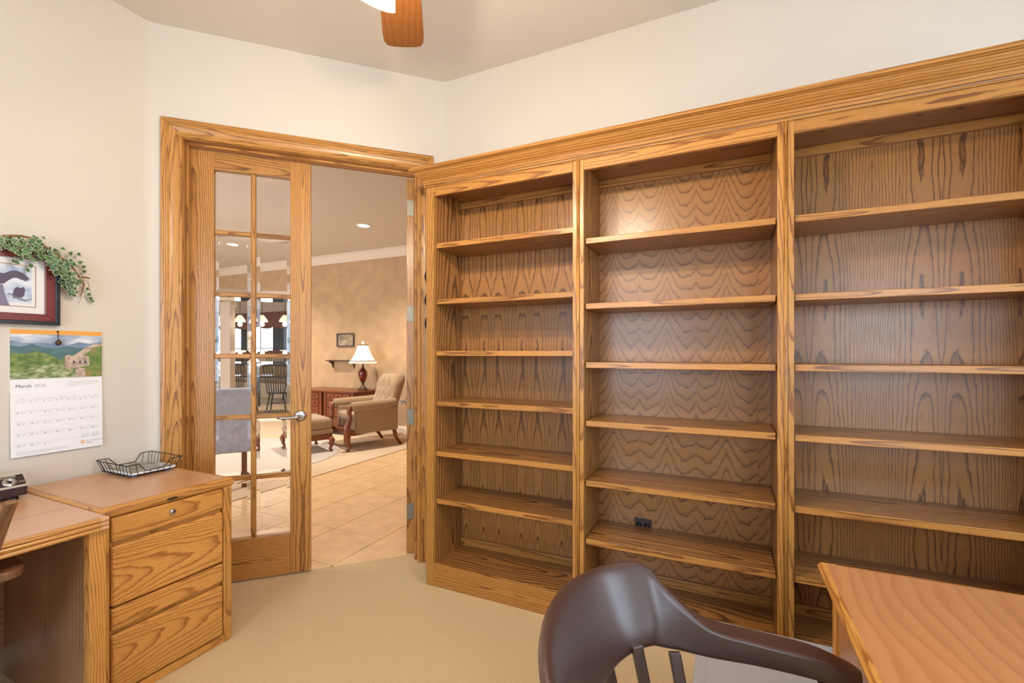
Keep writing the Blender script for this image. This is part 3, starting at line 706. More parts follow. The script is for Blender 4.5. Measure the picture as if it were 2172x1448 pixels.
b = MB(); b.box(.004, TX-.018, .004, TY-.018, .008, .0086); b.build('cover', magmat(), mg)

# ------------------------------------------------------------------ wall things on the left wall (local frame: x along +Y, y up, z off the wall)
def wallthing(name, label, cat, y, z, off=0.0):
    t = thing(name, label, cat, (XL+off, y, z)); t.rotation_euler = (PI/2, 0, PI/2); return t
# picture
FY0, FY1, FZ0, FZ1 = .53, .990, 1.431, 1.757; fw = FY1-FY0; fh = FZ1-FZ0
pf = wallthing('framed_print', 'framed eagle print in black and mahogany under the ivy', 'picture', FY0, FZ0)
def frame_ring(nm, m, o, i, z0, z1, par, W=None, H=None, bev=.001):
    W = W or fw; H = H or fh; b = MB()
    for A in (((o, o), (W-o, o), (W-i, i), (i, i)), ((W-o, o), (W-o, H-o), (W-i, H-i), (W-i, i)), ((W-o, H-o), (o, H-o), (i, H-i), (W-i, H-i)), ((o, H-o), (o, o), (i, i), (i, H-i))):
        b.poly([(p[0], p[1], z0) for p in A], (0, 0, z1-z0))
    return b.build(nm, m, par, bev=bev, seg=1)
frame_ring('outer_frame', 'blackframe', 0, .016, 0, .028, pf); frame_ring('inner_frame', 'redwood', .016, .047, 0, .022, pf)
def flat(nm, m, par, pts, z, th=.0003):
    b = MB(); b.poly([(p[0], p[1], z) for p in pts], (0, 0, th)); return b.build(nm, m, par)
def rct(x0, y0, x1, y1): return [(x0, y0), (x1, y0), (x1, y1), (x0, y1)]
flat('mat_board', 'mat_board', pf, rct(.047, .047, fw-.047, fh-.047), .008, .002)
flat('fillet_line', plain('copper_line', srgb(150, 110, 86), .5), pf, rct(.074, .074, fw-.074, fh-.074), .0102)
flat('mat_board', 'mat_board', pf, rct(.077, .077, fw-.077, fh-.077), .0106)
px0, py0, px1, py1 = .088, .090, fw-.088, fh-.083
def skymat(nm, stops, sc, st):
    m, nt, b_ = mat(nm); L = nt.links.new
    tc = N(nt, 'ShaderNodeTexCoord'); mp = N(nt, 'ShaderNodeMapping'); mp.inputs['Scale'].default_value = st; L(tc.outputs['Object'], mp.inputs[0])
    n = N(nt, 'ShaderNodeTexNoise'); n.inputs['Scale'].default_value = sc; n.inputs['Detail'].default_value = 5; L(mp.outputs[0], n.inputs[0])
    L(ramp(nt, n.outputs[0], stops), b_.inputs['Base Color']); b_.inputs['Roughness'].default_value = .6; return m
flat('print', skymat('print_mist', [(.3, srgb(150, 172, 206)), (.5, srgb(196, 206, 224)), (.7, srgb(222, 226, 236))], 14, (1, 2.2, 1)), pf, rct(px0, py0, px1, py1), .0110)
EG = plain('print_eagle', srgb(84, 74, 98), .6); EG2 = plain('print_branch', srgb(120, 116, 144), .6)
def el(cx, cy, rx, ry, n=20): return [(cx+rx*math.cos(2*PI*i/n), cy+ry*math.sin(2*PI*i/n)) for i in range(n)]
def wpx(px, py):          # photograph pixel -> frame-local point on the wall plane
    q = on_x(px, py, XL+.01); return (q.y-FY0, q.z-FZ0)
flat('print_bird', EG, pf, [wpx(*q) for q in ((-9, 592), (-2, 578), (10, 579), (22, 574), (32, 573), (42, 576), (52, 582), (59, 588), (64, 593), (58, 592), (61, 597), (54, 594), (56, 598), (49, 594), (44, 593), (36, 589), (28, 589), (18, 594), (8, 601), (-4, 601))], .0114)
flat('print_bird', EG, pf, [wpx(*q) for q in ((27, 620), (30, 612), (37, 608), (43, 611), (50, 608), (53, 615), (51, 626), (46, 632), (36, 630), (29, 633), (26, 628))], .0116)
flat('print_branch', EG2, pf, [wpx(*q) for q in ((16, 621), (24, 623), (40, 632), (55, 636), (67, 633), (67, 635), (54, 639), (38, 635), (24, 626), (15, 623))], .0118)
flat('print_tree', EG2, pf, [wpx(*q) for q in ((-6, 600), (6, 603), (10, 622), (16, 640), (21, 648), (-8, 646))], .0112)
# calendar
KY0, KW, KH, KZ0 = .838, .3105, .542, .868
ca = wallthing('wall_calendar', 'March 2026 wall calendar with a hillside tower photo', 'calendar', KY0, KZ0, .001)
b = MB(); b.poly([(0, .273, .0), (KW, .273, 0), (KW, KH, 0), (0, KH, 0)], (0, 0, .003)); b.build('top_page', 'paper', ca)
b = MB(); b.poly([(0, 0, .009), (KW, 0, .009), (KW, .273, .003), (0, .273, .003)], (0, 0, .002)); b.build('date_page', 'paper', ca)
flat('orange_band', plain('print_orange', srgb(232, 164, 74), .6), ca, rct(0, KH-.0195, KW, KH), .0031)
iy0, iy1 = .330, KH-.0195
flat('printed_sky', skymat('print_sky', [(.3, srgb(120, 140, 170)), (.48, srgb(164, 178, 200)), (.66, srgb(226, 230, 236))], 10, (1, 3, 1)), ca, rct(0, iy0, KW, iy1), .0031, .0001)
def pic(pts): return [(u*KW, iy0+v*(iy1-iy0)) for u, v in pts]
def hill(nm, pts, stops, sc, z): flat(nm, skymat(nm, stops, sc, (1, 1.4, 1)), ca, pic(pts), z, .0001)
hill('printed_mountain', [(0, .45), (1, .5), (1, .86), (.85, .80), (.72, .84), (.6, .76), (.45, .80), (.3, .82), (.12, .80), (0, .86)], [(.3, srgb(104, 128, 158)), (.7, srgb(136, 156, 184))], 12, 0.00350)
hill('printed_mountain', [(0, .4), (1, .4), (1, .7), (.86, .72), (.72, .70), (.6, .74), (.46, .68), (.34, .70), (.22, .78), (.10, .72), (0, .74)], [(.3, srgb(62, 96, 112)), (.7, srgb(96, 132, 128))], 16, 0.00375)
hill('printed_hill', [(0, 0), (1, 0), (1, .5), (.6, .52), (.5, .42), (.40, .54), (.3, .60), (.25, .62), (.15, .56), (0, .58)], [(.3, srgb(62, 92, 48)), (.5, srgb(104, 130, 70)), (.7, srgb(148, 160, 96))], 30, 0.00400)
hill('printed_hill', [(.60, .50), (.72, .58), (.80, .70), (.9, .78), (1, .82), (1, 0), (.6, 0)], [(.3, srgb(70, 104, 48)), (.55, srgb(116, 140, 70)), (.72, srgb(166, 128, 92))], 26, 0.00425)
hill('printed_hill', [(0, 0), (.7, 0), (.62, .30), (.5, .38), (.38, .30), (.22, .25), (0, .14)], [(.3, srgb(78, 100, 58)), (.5, srgb(136, 152, 104)), (.7, srgb(196, 204, 170))], 44, 0.00450)
STN = skymat('printed_stone', [(.3, srgb(150, 128, 116)), (.7, srgb(212, 192, 174))], 60, (1, 1, 1))
flat('printed_wall', STN, ca, pic([(.64, .50), (.74, .62), (.82, .74), (.92, .80), (1, .81), (1, .76), (.9, .72), (.84, .62), (.76, .5)]), .0048, .0001)
flat('printed_tower', STN, ca, pic([(.565, .22), (.565, .50), (.60, .54), (.64, .51), (.70, .53), (.78, .51), (.84, .50), (.85, .28), (.74, .24), (.62, .18)]), .0051, .0001)
for u in (.665, .735, .80): flat('printed_window', EG, ca, pic([(u-.012, .33), (u+.012, .33), (u+.012, .385), (u, .40), (u-.012, .385)]), .0054, .0001)
flat('printed_gate', STN, ca, pic([(.68, 0), (.68, .19), (.72, .22), (.79, .21), (.80, 0)]), .0057, .0001)
INK = plain('print_ink', srgb(96, 98, 112), .7); INK2 = plain('print_grey', srgb(176, 180, 192), .7)
text('printed_month', 'March', (.016, .293, .0034), (0, 0, 0), .0195, INK, ca); text('printed_year', '2026', (.073, .293, .0034), (0, 0, 0), .0195, INK2, ca)
def tilt(v): return .009+(.003-.009)*v/.273+.0024
for k in range(4): flat('printed_line', INK2, ca, rct(.185, .3095-k*.0068, .185+(.112, .115, .09, .03)[k], .3107-k*.0068), .0031)
days = ('SUNDAY', 'MONDAY', 'TUESDAY', 'WEDNESDAY', 'THURSDAY', 'FRIDAY', 'SATURDAY')
for c in range(7):
    text('printed_day', days[c], (.0185+c*.0415+.012, .243, tilt(.243)), (-.022, 0, 0), .0042, INK2, ca, ext=.0001)
dnum = 1
for r_ in range(5):
    yv = .228-r_*.0465
    b = MB(); b.poly([(.014, yv+.0105, tilt(yv)-.0004), (KW-.014, yv+.0105, tilt(yv)-.0004), (KW-.014, yv+.0112, tilt(yv)-.0004), (.014, yv+.0112, tilt(yv)-.0004)], (0, 0, .0002)); b.build('printed_rule', INK2, ca)
    for c in range(7):
        if dnum > 31: break
        text('printed_date', str(dnum), (.019+c*.0415, yv, tilt(yv)), (-.022, 0, 0), .0095, INK, ca, ext=.0001)
        flat('printed_note', INK2, ca, rct(.033+c*.0415, yv+.0025, .046+c*.0415, yv+.0038), tilt(yv)-.0002, .0002)
        dnum += 1
for k in range(4): flat('printed_line', INK2, ca, rct(.016, .020-k*.0042, .016+(.165, .168, .16, .10)[k], .0209-k*.0042), tilt(.02)-.0002, .0002)
for k in range(2):
    for r_ in range(4): flat('printed_line', INK2, ca, rct(.230+k*.038, .066-r_*.005, .260+k*.038, .0672-r_*.005), tilt(.06)-.0002, .0002)
flat('printed_emblem', plain('print_amber', srgb(226, 172, 100), .6), ca, el(.236, .0285, .0078, .0078), tilt(.028), .0002)
flat('printed_emblem', 'paper', ca, el(.236, .0285, .0035, .0035, 8), tilt(.028)+.0004, .0002)
text('printed_title', 'Our Daily Bread', (.247, .0285, tilt(.028)), (-.022, 0, 0), .0098, INK2, ca); text('printed_title', 'Ministries', (.247, .0195, tilt(.02)), (-.022, 0, 0), .0066, INK, ca)
# little hanging ornament over the calendar
q = on_x(124, 703, XL+.012)
hg = wallthing('hanging_ornament', 'tiny dark bauble on a chain over the calendar top', 'ornament', q.y, q.z, .004)
b = MB(); b.lathe([(0, 0), (.0035, 0), (.0035, .004), (0, .006)], (0, 0, 0), 12); b.build('pin', 'black', hg)
b = MB()
for k in range(7): b.lathe([(.0006, -.0008), (.0018, -.0008), (.0018, .0008), (.0006, .0008)], (0, -.004-k*.0042, .006), 10, (1 if k % 2 else 0, 0, 0 if k % 2 else 1))
b.build('chain', 'black', hg)
b = MB(); b.lathe([(0, -.014), (.008, -.011), (.011, -.004), (.010, .002), (.005, .008), (.001, .014), (0, .014)], (0, -.047, .009), 16, (0, 1, 0)); b.build('bauble', 'bronze', hg)

# ivy garland
iv = thing('ivy_garland', 'variegated ivy garland on a curved vine over the framed print', 'garland', (XL, .8, 1.7))
def wp(px, py, o): q = on_x(px, py, XL+o); return Vector((q.x-XL, q.y-.8, q.z-1.7))
main = [wp(px, py, o) for px, py, o in ((-60, 512, .035), (-20, 502, .04), (15, 500, .045), (45, 500, .045), (70, 506, .045), (95, 522, .045), (120, 540, .045), (145, 556, .04), (160, 575, .035), (170, 590, .03), (178, 602, .03), (174, 618, .028), (171, 628, .025))]
b = MB(); b.tube(main, [.004, .005, .005, .0045, .004, .004, .004, .004, .004, .0045, .004, .003, .0015], 8); b.tube([wp(173, 588, .03), wp(182, 588, .03), wp(190, 590, .028)], [.004, .004, .003], 7)
b.tube([wp(172, 624, .025), wp(170, 636, .02), wp(167, 645, .012)], [.001, .0008, .0006], 5); b.tube([wp(186, 596, .03), wp(190, 615, .03), wp(196, 635, .02)], [.0012, .0009, .0006], 5)
b.tube([wp(75, 535, .05), wp(60, 560, .045), wp(54, 574, .04)], [.0012, .001, .0007], 5); b.tube([wp(60, 540, .05), wp(40, 548, .05), wp(26, 556, .05)], [.0012, .001, .0007], 5); b.tube([wp(150, 560, .045), wp(170, 566, .03), wp(182, 580, .03)], [.001, .0008, .0006], 5)
b.build('vine', 'vine', iv)
def leafmesh():
    o = [(0, -.10), (.20, -.28), (.50, -.16), (.34, .10), (.42, .38), (.17, .36), (0, .80)]
    out = o+[(-x, y) for x, y in o[-2:0:-1]]
    inn = [(x*.62, y*.62+.03) for x, y in out]; n = len(out)
    vs = [(0, .08, .06)]+[(x, y, .03) for x, y in inn]+[(x, y, -.03+.05*(abs(x) < .1)) for x, y in out]
    fs = [(0, 1+i, 1+(i+1) % n) for i in range(n)]+[(1+i, 1+n+i, 1+n+(i+1) % n, 1+(i+1) % n) for i in range(n)]
    me = bpy.data.meshes.new('leaf'); me.from_pydata([tuple(c*.034 for c in v) for v in vs], [], fs)
    a = me.attributes.new('edge', 'FLOAT', 'POINT'); a.data.foreach_set('value', [0.0]+[.35]*n+[1.0]*n)
    me.materials.append(M['leaf']); return me
LM = leafmesh()
band = [(-30, 512, 12), (10, 512, 14), (40, 518, 18), (70, 522, 22), (95, 534, 24), (115, 545, 24), (135, 560, 24), (148, 578, 26), (155, 598, 26), (152, 612, 16)]
spots = []
for i in range(195):
    k = random.random()*(len(band)-1.001); j = int(k); f = k-j; A, B = band[j], band[j+1]
    rr = (A[2]+(B[2]-A[2])*f); spots.append((A[0]+(B[0]-A[0])*f+random.gauss(0, rr*.42), A[1]+(B[1]-A[1])*f+random.gauss(0, rr*.42)+2, random.uniform(.03, .075)))
spots += [(36, 546, .05), (44, 548, .05), (56, 543, .05), (68, 547, .05), (66, 562, .045), (58, 572, .04), (30, 553, .05), (38, 556, .05), (76, 551, .05), (101, 553, .055), (103, 560, .05), (128, 596, .04), (128, 580, .04), (133, 603, .04), (187, 624, .03), (193, 632, .025), (197, 639, .02), (186, 612, .03), (180, 576, .03), (176, 566, .03), (172, 557, .04), (166, 538, .04), (150, 536, .04), (135, 527, .045), (92, 503, .045), (75, 503, .045)]
for (px, py, o_) in spots:
    o = bpy.data.objects.new('leaf', LM); C.objects.link(o); o.parent = iv
    q = wp(px, py, o_); q.x = max(q.x, .016); o.location = q
    n_ = Vector((1, random.uniform(-.75, .75), random.uniform(-.35, .75))).normalized()
    t_ = Vector((0, random.uniform(-1, 1), random.uniform(-1.2, .35))); t_ = (t_-n_*t_.dot(n_)).normalized()
    mx_ = Matrix((t_.cross(n_), t_, n_)).transposed(); o.rotation_euler = mx_.to_euler(); s_ = random.uniform(.5, .92); o.scale = (s_, s_, s_)
# ------------------------------------------------------------------ chair at the small desk (left edge of the photo)
ch = thing('desk_chair', 'brown wooden armchair tucked under the small desk, mostly out of frame', 'chair', (.035, 0, 0))
def tub(nm, m, par, pts, r, n=10, flat=1.0):
    b = MB(); b.tube(pts, r, n, False, True, flat); return b.build(nm, m, par)
SY = .34                                    # chair centre line
b = MB(); sp = [(-2.30+.215*math.cos(2*PI*i/28)*(1.0), SY+.225*math.sin(2*PI*i/28), .43) for i in range(28)]; b.poly(sp, (0, 0, .035)); b.build('seat', 'brown_wood', ch, bev=.010, seg=3)
for sx_, sy_ in ((-1, -1), (-1, 1), (1, -1), (1, 1)):
    tub('leg', 'brown_wood', ch, [(-2.30+sx_*.13, SY+sy_*.14, .43), (-2.30+sx_*.165, SY+sy_*.175, .22), (-2.30+sx_*.20, SY+sy_*.20, 0)], [.014, .019, .012])
for sy_ in (-1, 1): tub('stretcher', 'brown_wood', ch, [(-2.30-.17, SY+sy_*.18, .19), (-2.30+.17, SY+sy_*.18, .19)], [.009, .009])
def slat(y0, y1, x0, x1, z0, z1, hw, nm='back_slat'):
    p0 = Vector((x0, y0, z0)); p1 = Vector((x1, y1, z1)); d = (p1-p0).normalized()
    b = MB(); b.obox((p0+p1)/2, (0, 1, 0), d.cross(Vector((0, 1, 0))), d, hw, .010, (p1-p0).length/2); return b.build(nm, 'brown_wood', ch, bev=.005, seg=2)
slat(.535, .575, -2.10, -1.885, .45, .885, .013, 'back_post')
slat(.145, .105, -2.10, -1.885, .45, .885, .013, 'back_post')
for y in (.44, .34, .24): slat(y, y, -2.10, -1.90, .45, .83, .014)
b = MB(); b.sweep([(-.010, -.04), (.010, -.04), (.010, .04), (-.010, .04)], [(-1.915, .12, .845), (-1.90, .22, .85), (-1.895, .34, .855), (-1.90, .46, .85), (-1.915, .552, .845)]); b.build('crest_rail', 'brown_wood', ch, bev=.006)
for s in (1, -1):
    b = MB(); yc = SY+s*.262; pts = [(-2.115+.125*math.cos(2*PI*i/30), yc+.058*math.copysign(abs(math.sin(2*PI*i/30))**.8, math.sin(2*PI*i/30)), .622) for i in range(30)]
    b.poly(pts, (0, 0, .028)); b.build('armrest', 'brown_wood', ch, bev=.006, seg=2)
    tub('arm_post', 'brown_wood', ch, [(-2.15, yc-s*.06, .45), (-2.15, yc, .625)], [.012, .012])

# ------------------------------------------------------------------ big desk on the right
BX, BY = .229, 1.425
bd = thing('office_desk', 'large cherry-topped desk at the right edge of the photo', 'desk', (BX, BY, 0))
DT = .762
cbd = lambda nm, m, x0, x1, y0, y1, z0, z1, g, fl, bev=.002, **k: cb(nm, m, x0, x1, y0, y1, z0, z1, g, fl, bd, bev, 2, **k)
cbd('desk_top', 'cherry', .010, 1.55, -1.10, -.010, DT-.026, DT, 'y', 'z', bev=.0, a0=-.15, b0=.10, tilt=.05)
b = MB(); b.sweep([(0, 0), (0, -.034), (.004, -.034), (.008, -.028), (.008, -.024), (.012, -.022), (.016, -.016), (.016, -.010), (.012, -.006), (.010, -.001), (.007, 0)], [(1.55, -.010, DT), (.010, -.010, DT), (.010, -1.10, DT)], up=(0, 0, 1)); 
e = b.build('top_edge', 'cab_oak', bd)
cbd('side_panel', 'cherry', .030, .050, -.46, -.035, 0.0, DT-.034, 'z', 'x'); cbd('back_panel', 'cherry', .050, 1.50, -.055, -.035, 0.0, DT-.034, 'z', 'y')
cbd('corner_post', 'cab_oak', .022, .050, -.050, -.022, 0.0, DT-.034, 'z', 'x')
cbd('side_panel', 'cherry', 1.50, 1.52, -1.07, -.035, 0.0, DT-.034, 'z', 'x')
# grey steel box on the carpet between chair and bookcase
gb = thing('storage_box', 'low grey metal box on the carpet between chair and bookcase', 'box', (-.088, 1.43, 0))
b = MB(); b.box(.004, .47, .004, .453, 0, .285); b.build('box_body', 'grey_metal', gb, bev=.006)
b = MB(); b.box(0, .474, 0, .457, .285, .298); b.build('lid', 'grey_metal', gb, bev=.004)
b = MB(); b.box(.036, .440, .03, .427, .296, .300); b.build('lid_panel', 'grey_metal', gb, bev=.002)
random.seed(5)
b = MB()
for k in range(9):
    x = .115+random.gauss(0, .006); y = .075+random.gauss(0, .010); r = random.uniform(.001, .0035)
    b.lathe([(0, .0004), (r, .0004), (r, 0), (0, 0)], (x, y, .3001), 7)
b.build('paint_chip', 'chip', gb)

# ------------------------------------------------------------------ captain's chair in front
cc = thing('captain_chair', 'dark wooden captain chair with a curved back rail facing the big desk', 'chair', (.03, .80, 0), math.radians(13))
def cat(P, t):
    n = len(P)-1; t = max(0, min(n-1e-6, t*n)); i = int(t); f = t-i
    g = lambda k: P[max(0, min(n, k))]
    p0, p1, p2, p3 = g(i-1), g(i), g(i+1), g(i+2)
    return [.5*((2*b)+(-a+c)*f+(2*a-5*b+4*c-d)*f*f+(-a+3*b-3*c+d)*f**3) for a, b, c, d in zip(p0, p1, p2, p3)]
# control: x, y (plan, local), z centre, half height, half thickness, lean (top outward)
half = [(.285, .262, .655, .0165, .012, .0, .5), (.262, .268, .658, .0205, .026, .0, .36), (.20, .277, .672, .0225, .030, .0, .28), (.10, .287, .680, .0245, .030, .0, .26), (.0, .292, .688, .032, .028, .05, .26), (-.08, .290, .722, .058, .024, .22, .30),
        (-.135, .284, .752, .083, .020, .42, .40), (-.205, .235, .752, .088, .017, .50, .55), (-.256, .130, .763, .091, .016, .50, .6), (-.275, 0, .766, .092, .016, .50, .6)]
ctl = half+[(q[0], -q[1], *q[2:]) for q in half[-2::-1]]
b = MB(); K = 121; NS = 28; vs = []; gs = []
for i in range(K):
    x, y, z, h, t, l, ex = cat(ctl, i/(K-1)); x2, y2 = cat(ctl, min(1, i/(K-1)+.004))[:2]; x1, y1 = cat(ctl, max(0, i/(K-1)-.004))[:2]
    d = Vector((x2-x1, y2-y1, 0)).normalized(); outw = Vector((-d.y, d.x, 0))
    if outw.dot(Vector((x, y, 0))) < 0: outw = -outw
    upv = (Vector((0, 0, 1))+outw*l).normalized(); sd = (outw-upv*outw.dot(upv)).normalized()
    for j in range(NS):
        q = 2*PI*j/NS; cx_ = math.copysign(abs(math.cos(q))**ex, math.cos(q)); sy_ = math.copysign(abs(math.sin(q))**ex, math.sin(q))
        p = Vector((x, y, z))+sd*(t*cx_)+upv*(h*sy_); vs.append(p); gs.append((t*cx_+.02, h*sy_+.03, i*.012))
fs = []
for i in range(K-1):
    for j in range(NS): fs.append((i*NS+j, i*NS+(j+1) % NS, (i+1)*NS+(j+1) % NS, (i+1)*NS+j))
fs += [tuple(reversed(range(NS))), tuple((K-1)*NS+j for j in range(NS))]
b.add(vs, fs, gs, True); b.build('back_rail', 'dark_wood', cc)
b = MB(); sp = []
for i in range(40):
    a = 2*PI*i/40; sp.append((.0+.235*math.copysign(abs(math.cos(a))**.75, math.cos(a)), .235*math.copysign(abs(math.sin(a))**.75, math.sin(a)), .425))
b.poly(sp, (0, 0, .04)); b.build('seat', 'dark_wood', cc, bev=.014, seg=3)
for k in range(9):
    a = math.radians(100+160*k/8); x, y = .205*math.cos(a), .205*math.sin(a)
    ax_, ay_ = -.03+.243*math.cos(a), .255*math.sin(a)
    zt_ = .70+.012*math.cos(a*2)
    if k in (0, 8): zt_ = .672
    p0, p1 = Vector((x, y, .46)), Vector((ax_, ay_, zt_)); d = (p1-p0).normalized(); tg = Vector((-math.sin(a), math.cos(a), 0))
    b = MB(); b.obox((p0+p1)/2, tg, d.cross(tg), d, .013, .006, (p1-p0).length/2); b.build('spindle', 'dark_wood', cc, bev=.004)
for s in (-1, 1):
    tub('arm_post', 'dark_wood', cc, [(.17, s*.20, .46), (.21, s*.245, .56), (.225, s*.272, .655)], [.013, .018, .012])
for sx_, sy_ in ((-1, -1), (-1, 1), (1, -1), (1, 1)):
    tub('leg', 'dark_wood', cc, [(sx_*.15, sy_*.16, .43), (sx_*.18, sy_*.18, .25), (sx_*.205, sy_*.205, 0)], [.017, .022, .014])
for sy_ in (-1, 1): tub('stretcher', 'dark_wood', cc, [(-.185, sy_*.185, .2), (.185, sy_*.185, .2)], [.010, .010])
tub('stretcher', 'dark_wood', cc, [(0, -.185, .2), (0, .185, .2)], [.010, .010])

# ------------------------------------------------------------------ ceiling fan
FX, FYc = -.80, .96
fan = thing('ceiling_fan', 'ceiling fan with a wooden blade and lit glass shades', 'fan', (FX, FYc, CEIL))
b = MB(); b.lathe([(0, 0), (.07, 0), (.065, -.03), (.03, -.06), (.012, -.065), (.012, -.30), (0, -.30)]); b.build('downrod', 'bronze', fan)
b = MB(); b.lathe([(0, -.30), (.05, -.30), (.11, -.33), (.13, -.38), (.12, -.44), (.06, -.475), (0, -.475)], n=32); b.build('motor', 'bronze', fan)
BZ = -.475
for k in range(5):
    a = math.radians(125.5+72*k); ca_, sa_ = math.cos(a), math.sin(a); tw = math.radians(-5)
    b = MB(); prof = []
    Lb = .655
    outl = [(.20, .050), (.30, .063), (.45, .074), (.58, .079), (.625, .077), (.648, .066), (.655, .045)]
    top = [(r, h) for r, h in outl]+[(Lb+.003, 0)]+[(r, -h) for r, h in reversed(outl)]
    vs = []; gs = []
    for z in (0, -.006):
        for r, h in top:
            z2 = BZ+z+h*math.sin(tw); hh = h*math.cos(tw)
            vs.append((ca_*r-sa_*hh, sa_*r+ca_*hh, z2)); gs.append((h-.02, z+.03+.03*r, r+k*3))
    n = len(top); fs = [tuple(range(n)), tuple(reversed(range(n, 2*n)))]+[(i, (i+1) % n, (i+1) % n+n, i+n) for i in range(n)]
    b.add(vs, fs, gs); b.build('blade', 'fan_wood', fan, bev=.002)
    b = MB(); b.obox((ca_*.17, sa_*.17, BZ+.008), (-sa_, ca_, 0), (0, 0, 1), (ca_, sa_, 0), .018, .004, .075); b.build('blade_iron', 'bronze', fan)
b = MB(); b.lathe([(0, -.475), (.05, -.475), (.055, -.52), (.03, -.56), (.03, -.62), (.04, -.64), (0, -.655)]); b.build('light_kit', 'bronze', fan)
for k in range(3):
    a = math.radians(149+120*k); d = Vector((math.cos(a), math.sin(a), 0)); ax_ = (d*.75+Vector((0, 0, -.66))).normalized()
    base = d*.050+Vector((0, 0, -.607))
    b = MB(); b.tube([d*.02+Vector((0, 0, -.61)), base+ax_*.03], .010, 10); b.build('lamp_arm', 'bronze', fan)
    b = MB(); b.lathe([(.022, .02), (.034, .04), (.046, .07), (.052, .10), (.062, .135), (.060, .136), (.049, .10), (.042, .07), (.030, .042), (.020, .024)], base, 24, ax_); b.build('glass_shade', 'bulb', fan)
    l = bpy.data.lights.new('fan_bulb', 'POINT'); l.energy = 24.0; l.color = WARM; l.shadow_soft_size = .03
    o = bpy.data.objects.new('fan_bulb', l); C.objects.link(o); o.parent = fan; o.location = base+ax_*.20

# ------------------------------------------------------------------ living room
random.seed(11)
rug = thing('round_rug', 'round grey mottled rug with a pale bound edge', 'rug', (-5.6, 3.8, 0))
b = MB(); b.lathe([(0, .001), (1.17, .001), (1.17, .004), (0, .004)], n=64, smooth=False); b.build('pile', 'rug', rug)
b = MB(); b.lathe([(1.165, .001), (1.2, .001), (1.2, .004), (1.165, .0055)], n=64); b.build('binding', 'rug_edge', rug)
def cyl(nm, m, par, p0, p1, r, n=16):
    b = MB(); b.tube([p0, p1], r, n); return b.build(nm, m, par)
# armchair: local x = width, -y = front
A = math.atan2(.59, .26)-PI/2
ac = thing('armchair', 'tan tufted armchair with carved wooden arm fronts beside the chest', 'armchair', (-4.655, 5.03, 0), A)
AW, AD = .36, .33
b = MB(); b.box(-AW+.05, AW-.05, -AD+.06, AD-.02, .22, .40); b.build('seat_base', 'tan_fabric', ac, bev=.02)
b = MB(); b.box(-AW+.10, AW-.10, -AD+.02, AD-.08, .38, .49); b.build('seat_cushion', 'tan_fabric', ac, bev=.035, seg=4)
for s in (-1, 1):
    b = MB(); x0, x1 = sorted((s*(AW-.02), s*(AW-.10))); b.box(x0, x1, -AD+.04, AD, .22, .56); b.build('arm_panel', 'tan_fabric', ac, bev=.02)
    b = MB(); b.tube([(s*(AW-.035), -AD-.01, .590), (s*(AW-.035), -.1, .595), (s*(AW-.035), .16, .600), (s*(AW-.05), .30, .62)], [.062, .064, .064, .055], 16); b.build('arm_roll', 'tan_fabric', ac, bev=.012)
    b = MB(); b.tube([(s*(AW-.035), -AD-.025, .60), (s*(AW-.035), -AD-.045, .53), (s*(AW-.035), -AD-.030, .44), (s*(AW-.035), -AD-.075, .33), (s*(AW-.035), -AD-.065, .24), (s*(AW-.035), -AD-.075, .14), (s*(AW-.035), -AD-.035, .06), (s*(AW-.035), -AD-.060, .018), (s*(AW-.035), -AD-.085, .012)], [.042, .032, .028, .045, .050, .042, .024, .026, .016], 12); b.build('carved_front', 'chest', ac)
    b = MB(); b.tube([(s*(AW-.06), AD-.05, .24), (s*(AW-.06), AD-.02, .12), (s*(AW-.06), AD+.06, .0)], [.034, .028, .020], 8); b.build('leg', 'chest', ac)
b = MB(); b.box(-AW+.04, AW-.04, -AD-.04, -AD+.06, .20, .27); b.build('front_rail', 'chest', ac, bev=.008)
# tufted back: grid with button dimples
b = MB(); nx, nz = 25, 25; vs = []
btn = [(u, v) for v, us in ((.30, (-.5, 0, .5)), (.52, (-.25, .25, -.72, .72)), (.74, (-.5, 0, .5))) for u in us]
for side_ in (0, 1):
    for j in range(nz):
        v = j/(nz-1)
        for i in range(nx):
            u = -1+2*i/(nx-1); rr = 1-.16*v*0
            wdt = (AW-.06)*(1.0 if v < .75 else math.sqrt(max(.0, 1-((v-.75)/.25)**2*.42)))
            x = u*wdt; z = .40+v*.60; y = .20+v*.20
            bul = .075*(1-u**4)*(1-(2*v-1)**6)
            if side_ == 0:
                dm = sum(math.exp(-((u-a)**2*38+(v-c)**2*60)) for a, c in btn)
                y -= bul+.03-.05*min(1, dm)
            else: y += .09+.3*bul
            vs.append((x, y, z))
fs = []; S = nx*nz
for j in range(nz-1):
    for i in range(nx-1):
        a = j*nx+i; fs.append((a, a+1, a+nx+1, a+nx)); fs.append((S+a, S+a+nx, S+a+nx+1, S+a+1))
for i in range(nx-1): fs += [(i, S+i, S+i+1, i+1), ((nz-1)*nx+i, (nz-1)*nx+i+1, S+(nz-1)*nx+i+1, S+(nz-1)*nx+i)]
for j in range(nz-1): fs += [(j*nx, (j+1)*nx, S+(j+1)*nx, S+j*nx), (j*nx+nx-1, S+j*nx+nx-1, S+(j+1)*nx+nx-1, (j+1)*nx+nx-1)]
b.add(vs, fs, None, True); b.build('backrest', 'tan_fabric', ac)
b = MB(); b.box(-AW+.06, AW-.06, AD-.12, AD+.02, .22, .50); b.build('back_base', 'tan_fabric', ac, bev=.02)
for a_, c_ in btn:
    v = c_; b = MB(); b.lathe([(0, .006), (.012, .003), (.012, 0), (0, 0)], (a_*(AW-.06), .20+v*.20-.075*(1-a_**4)+.012, .40+v*.60), 10, (0, -1, .3)); b.build('button', 'tan_fabric', ac)
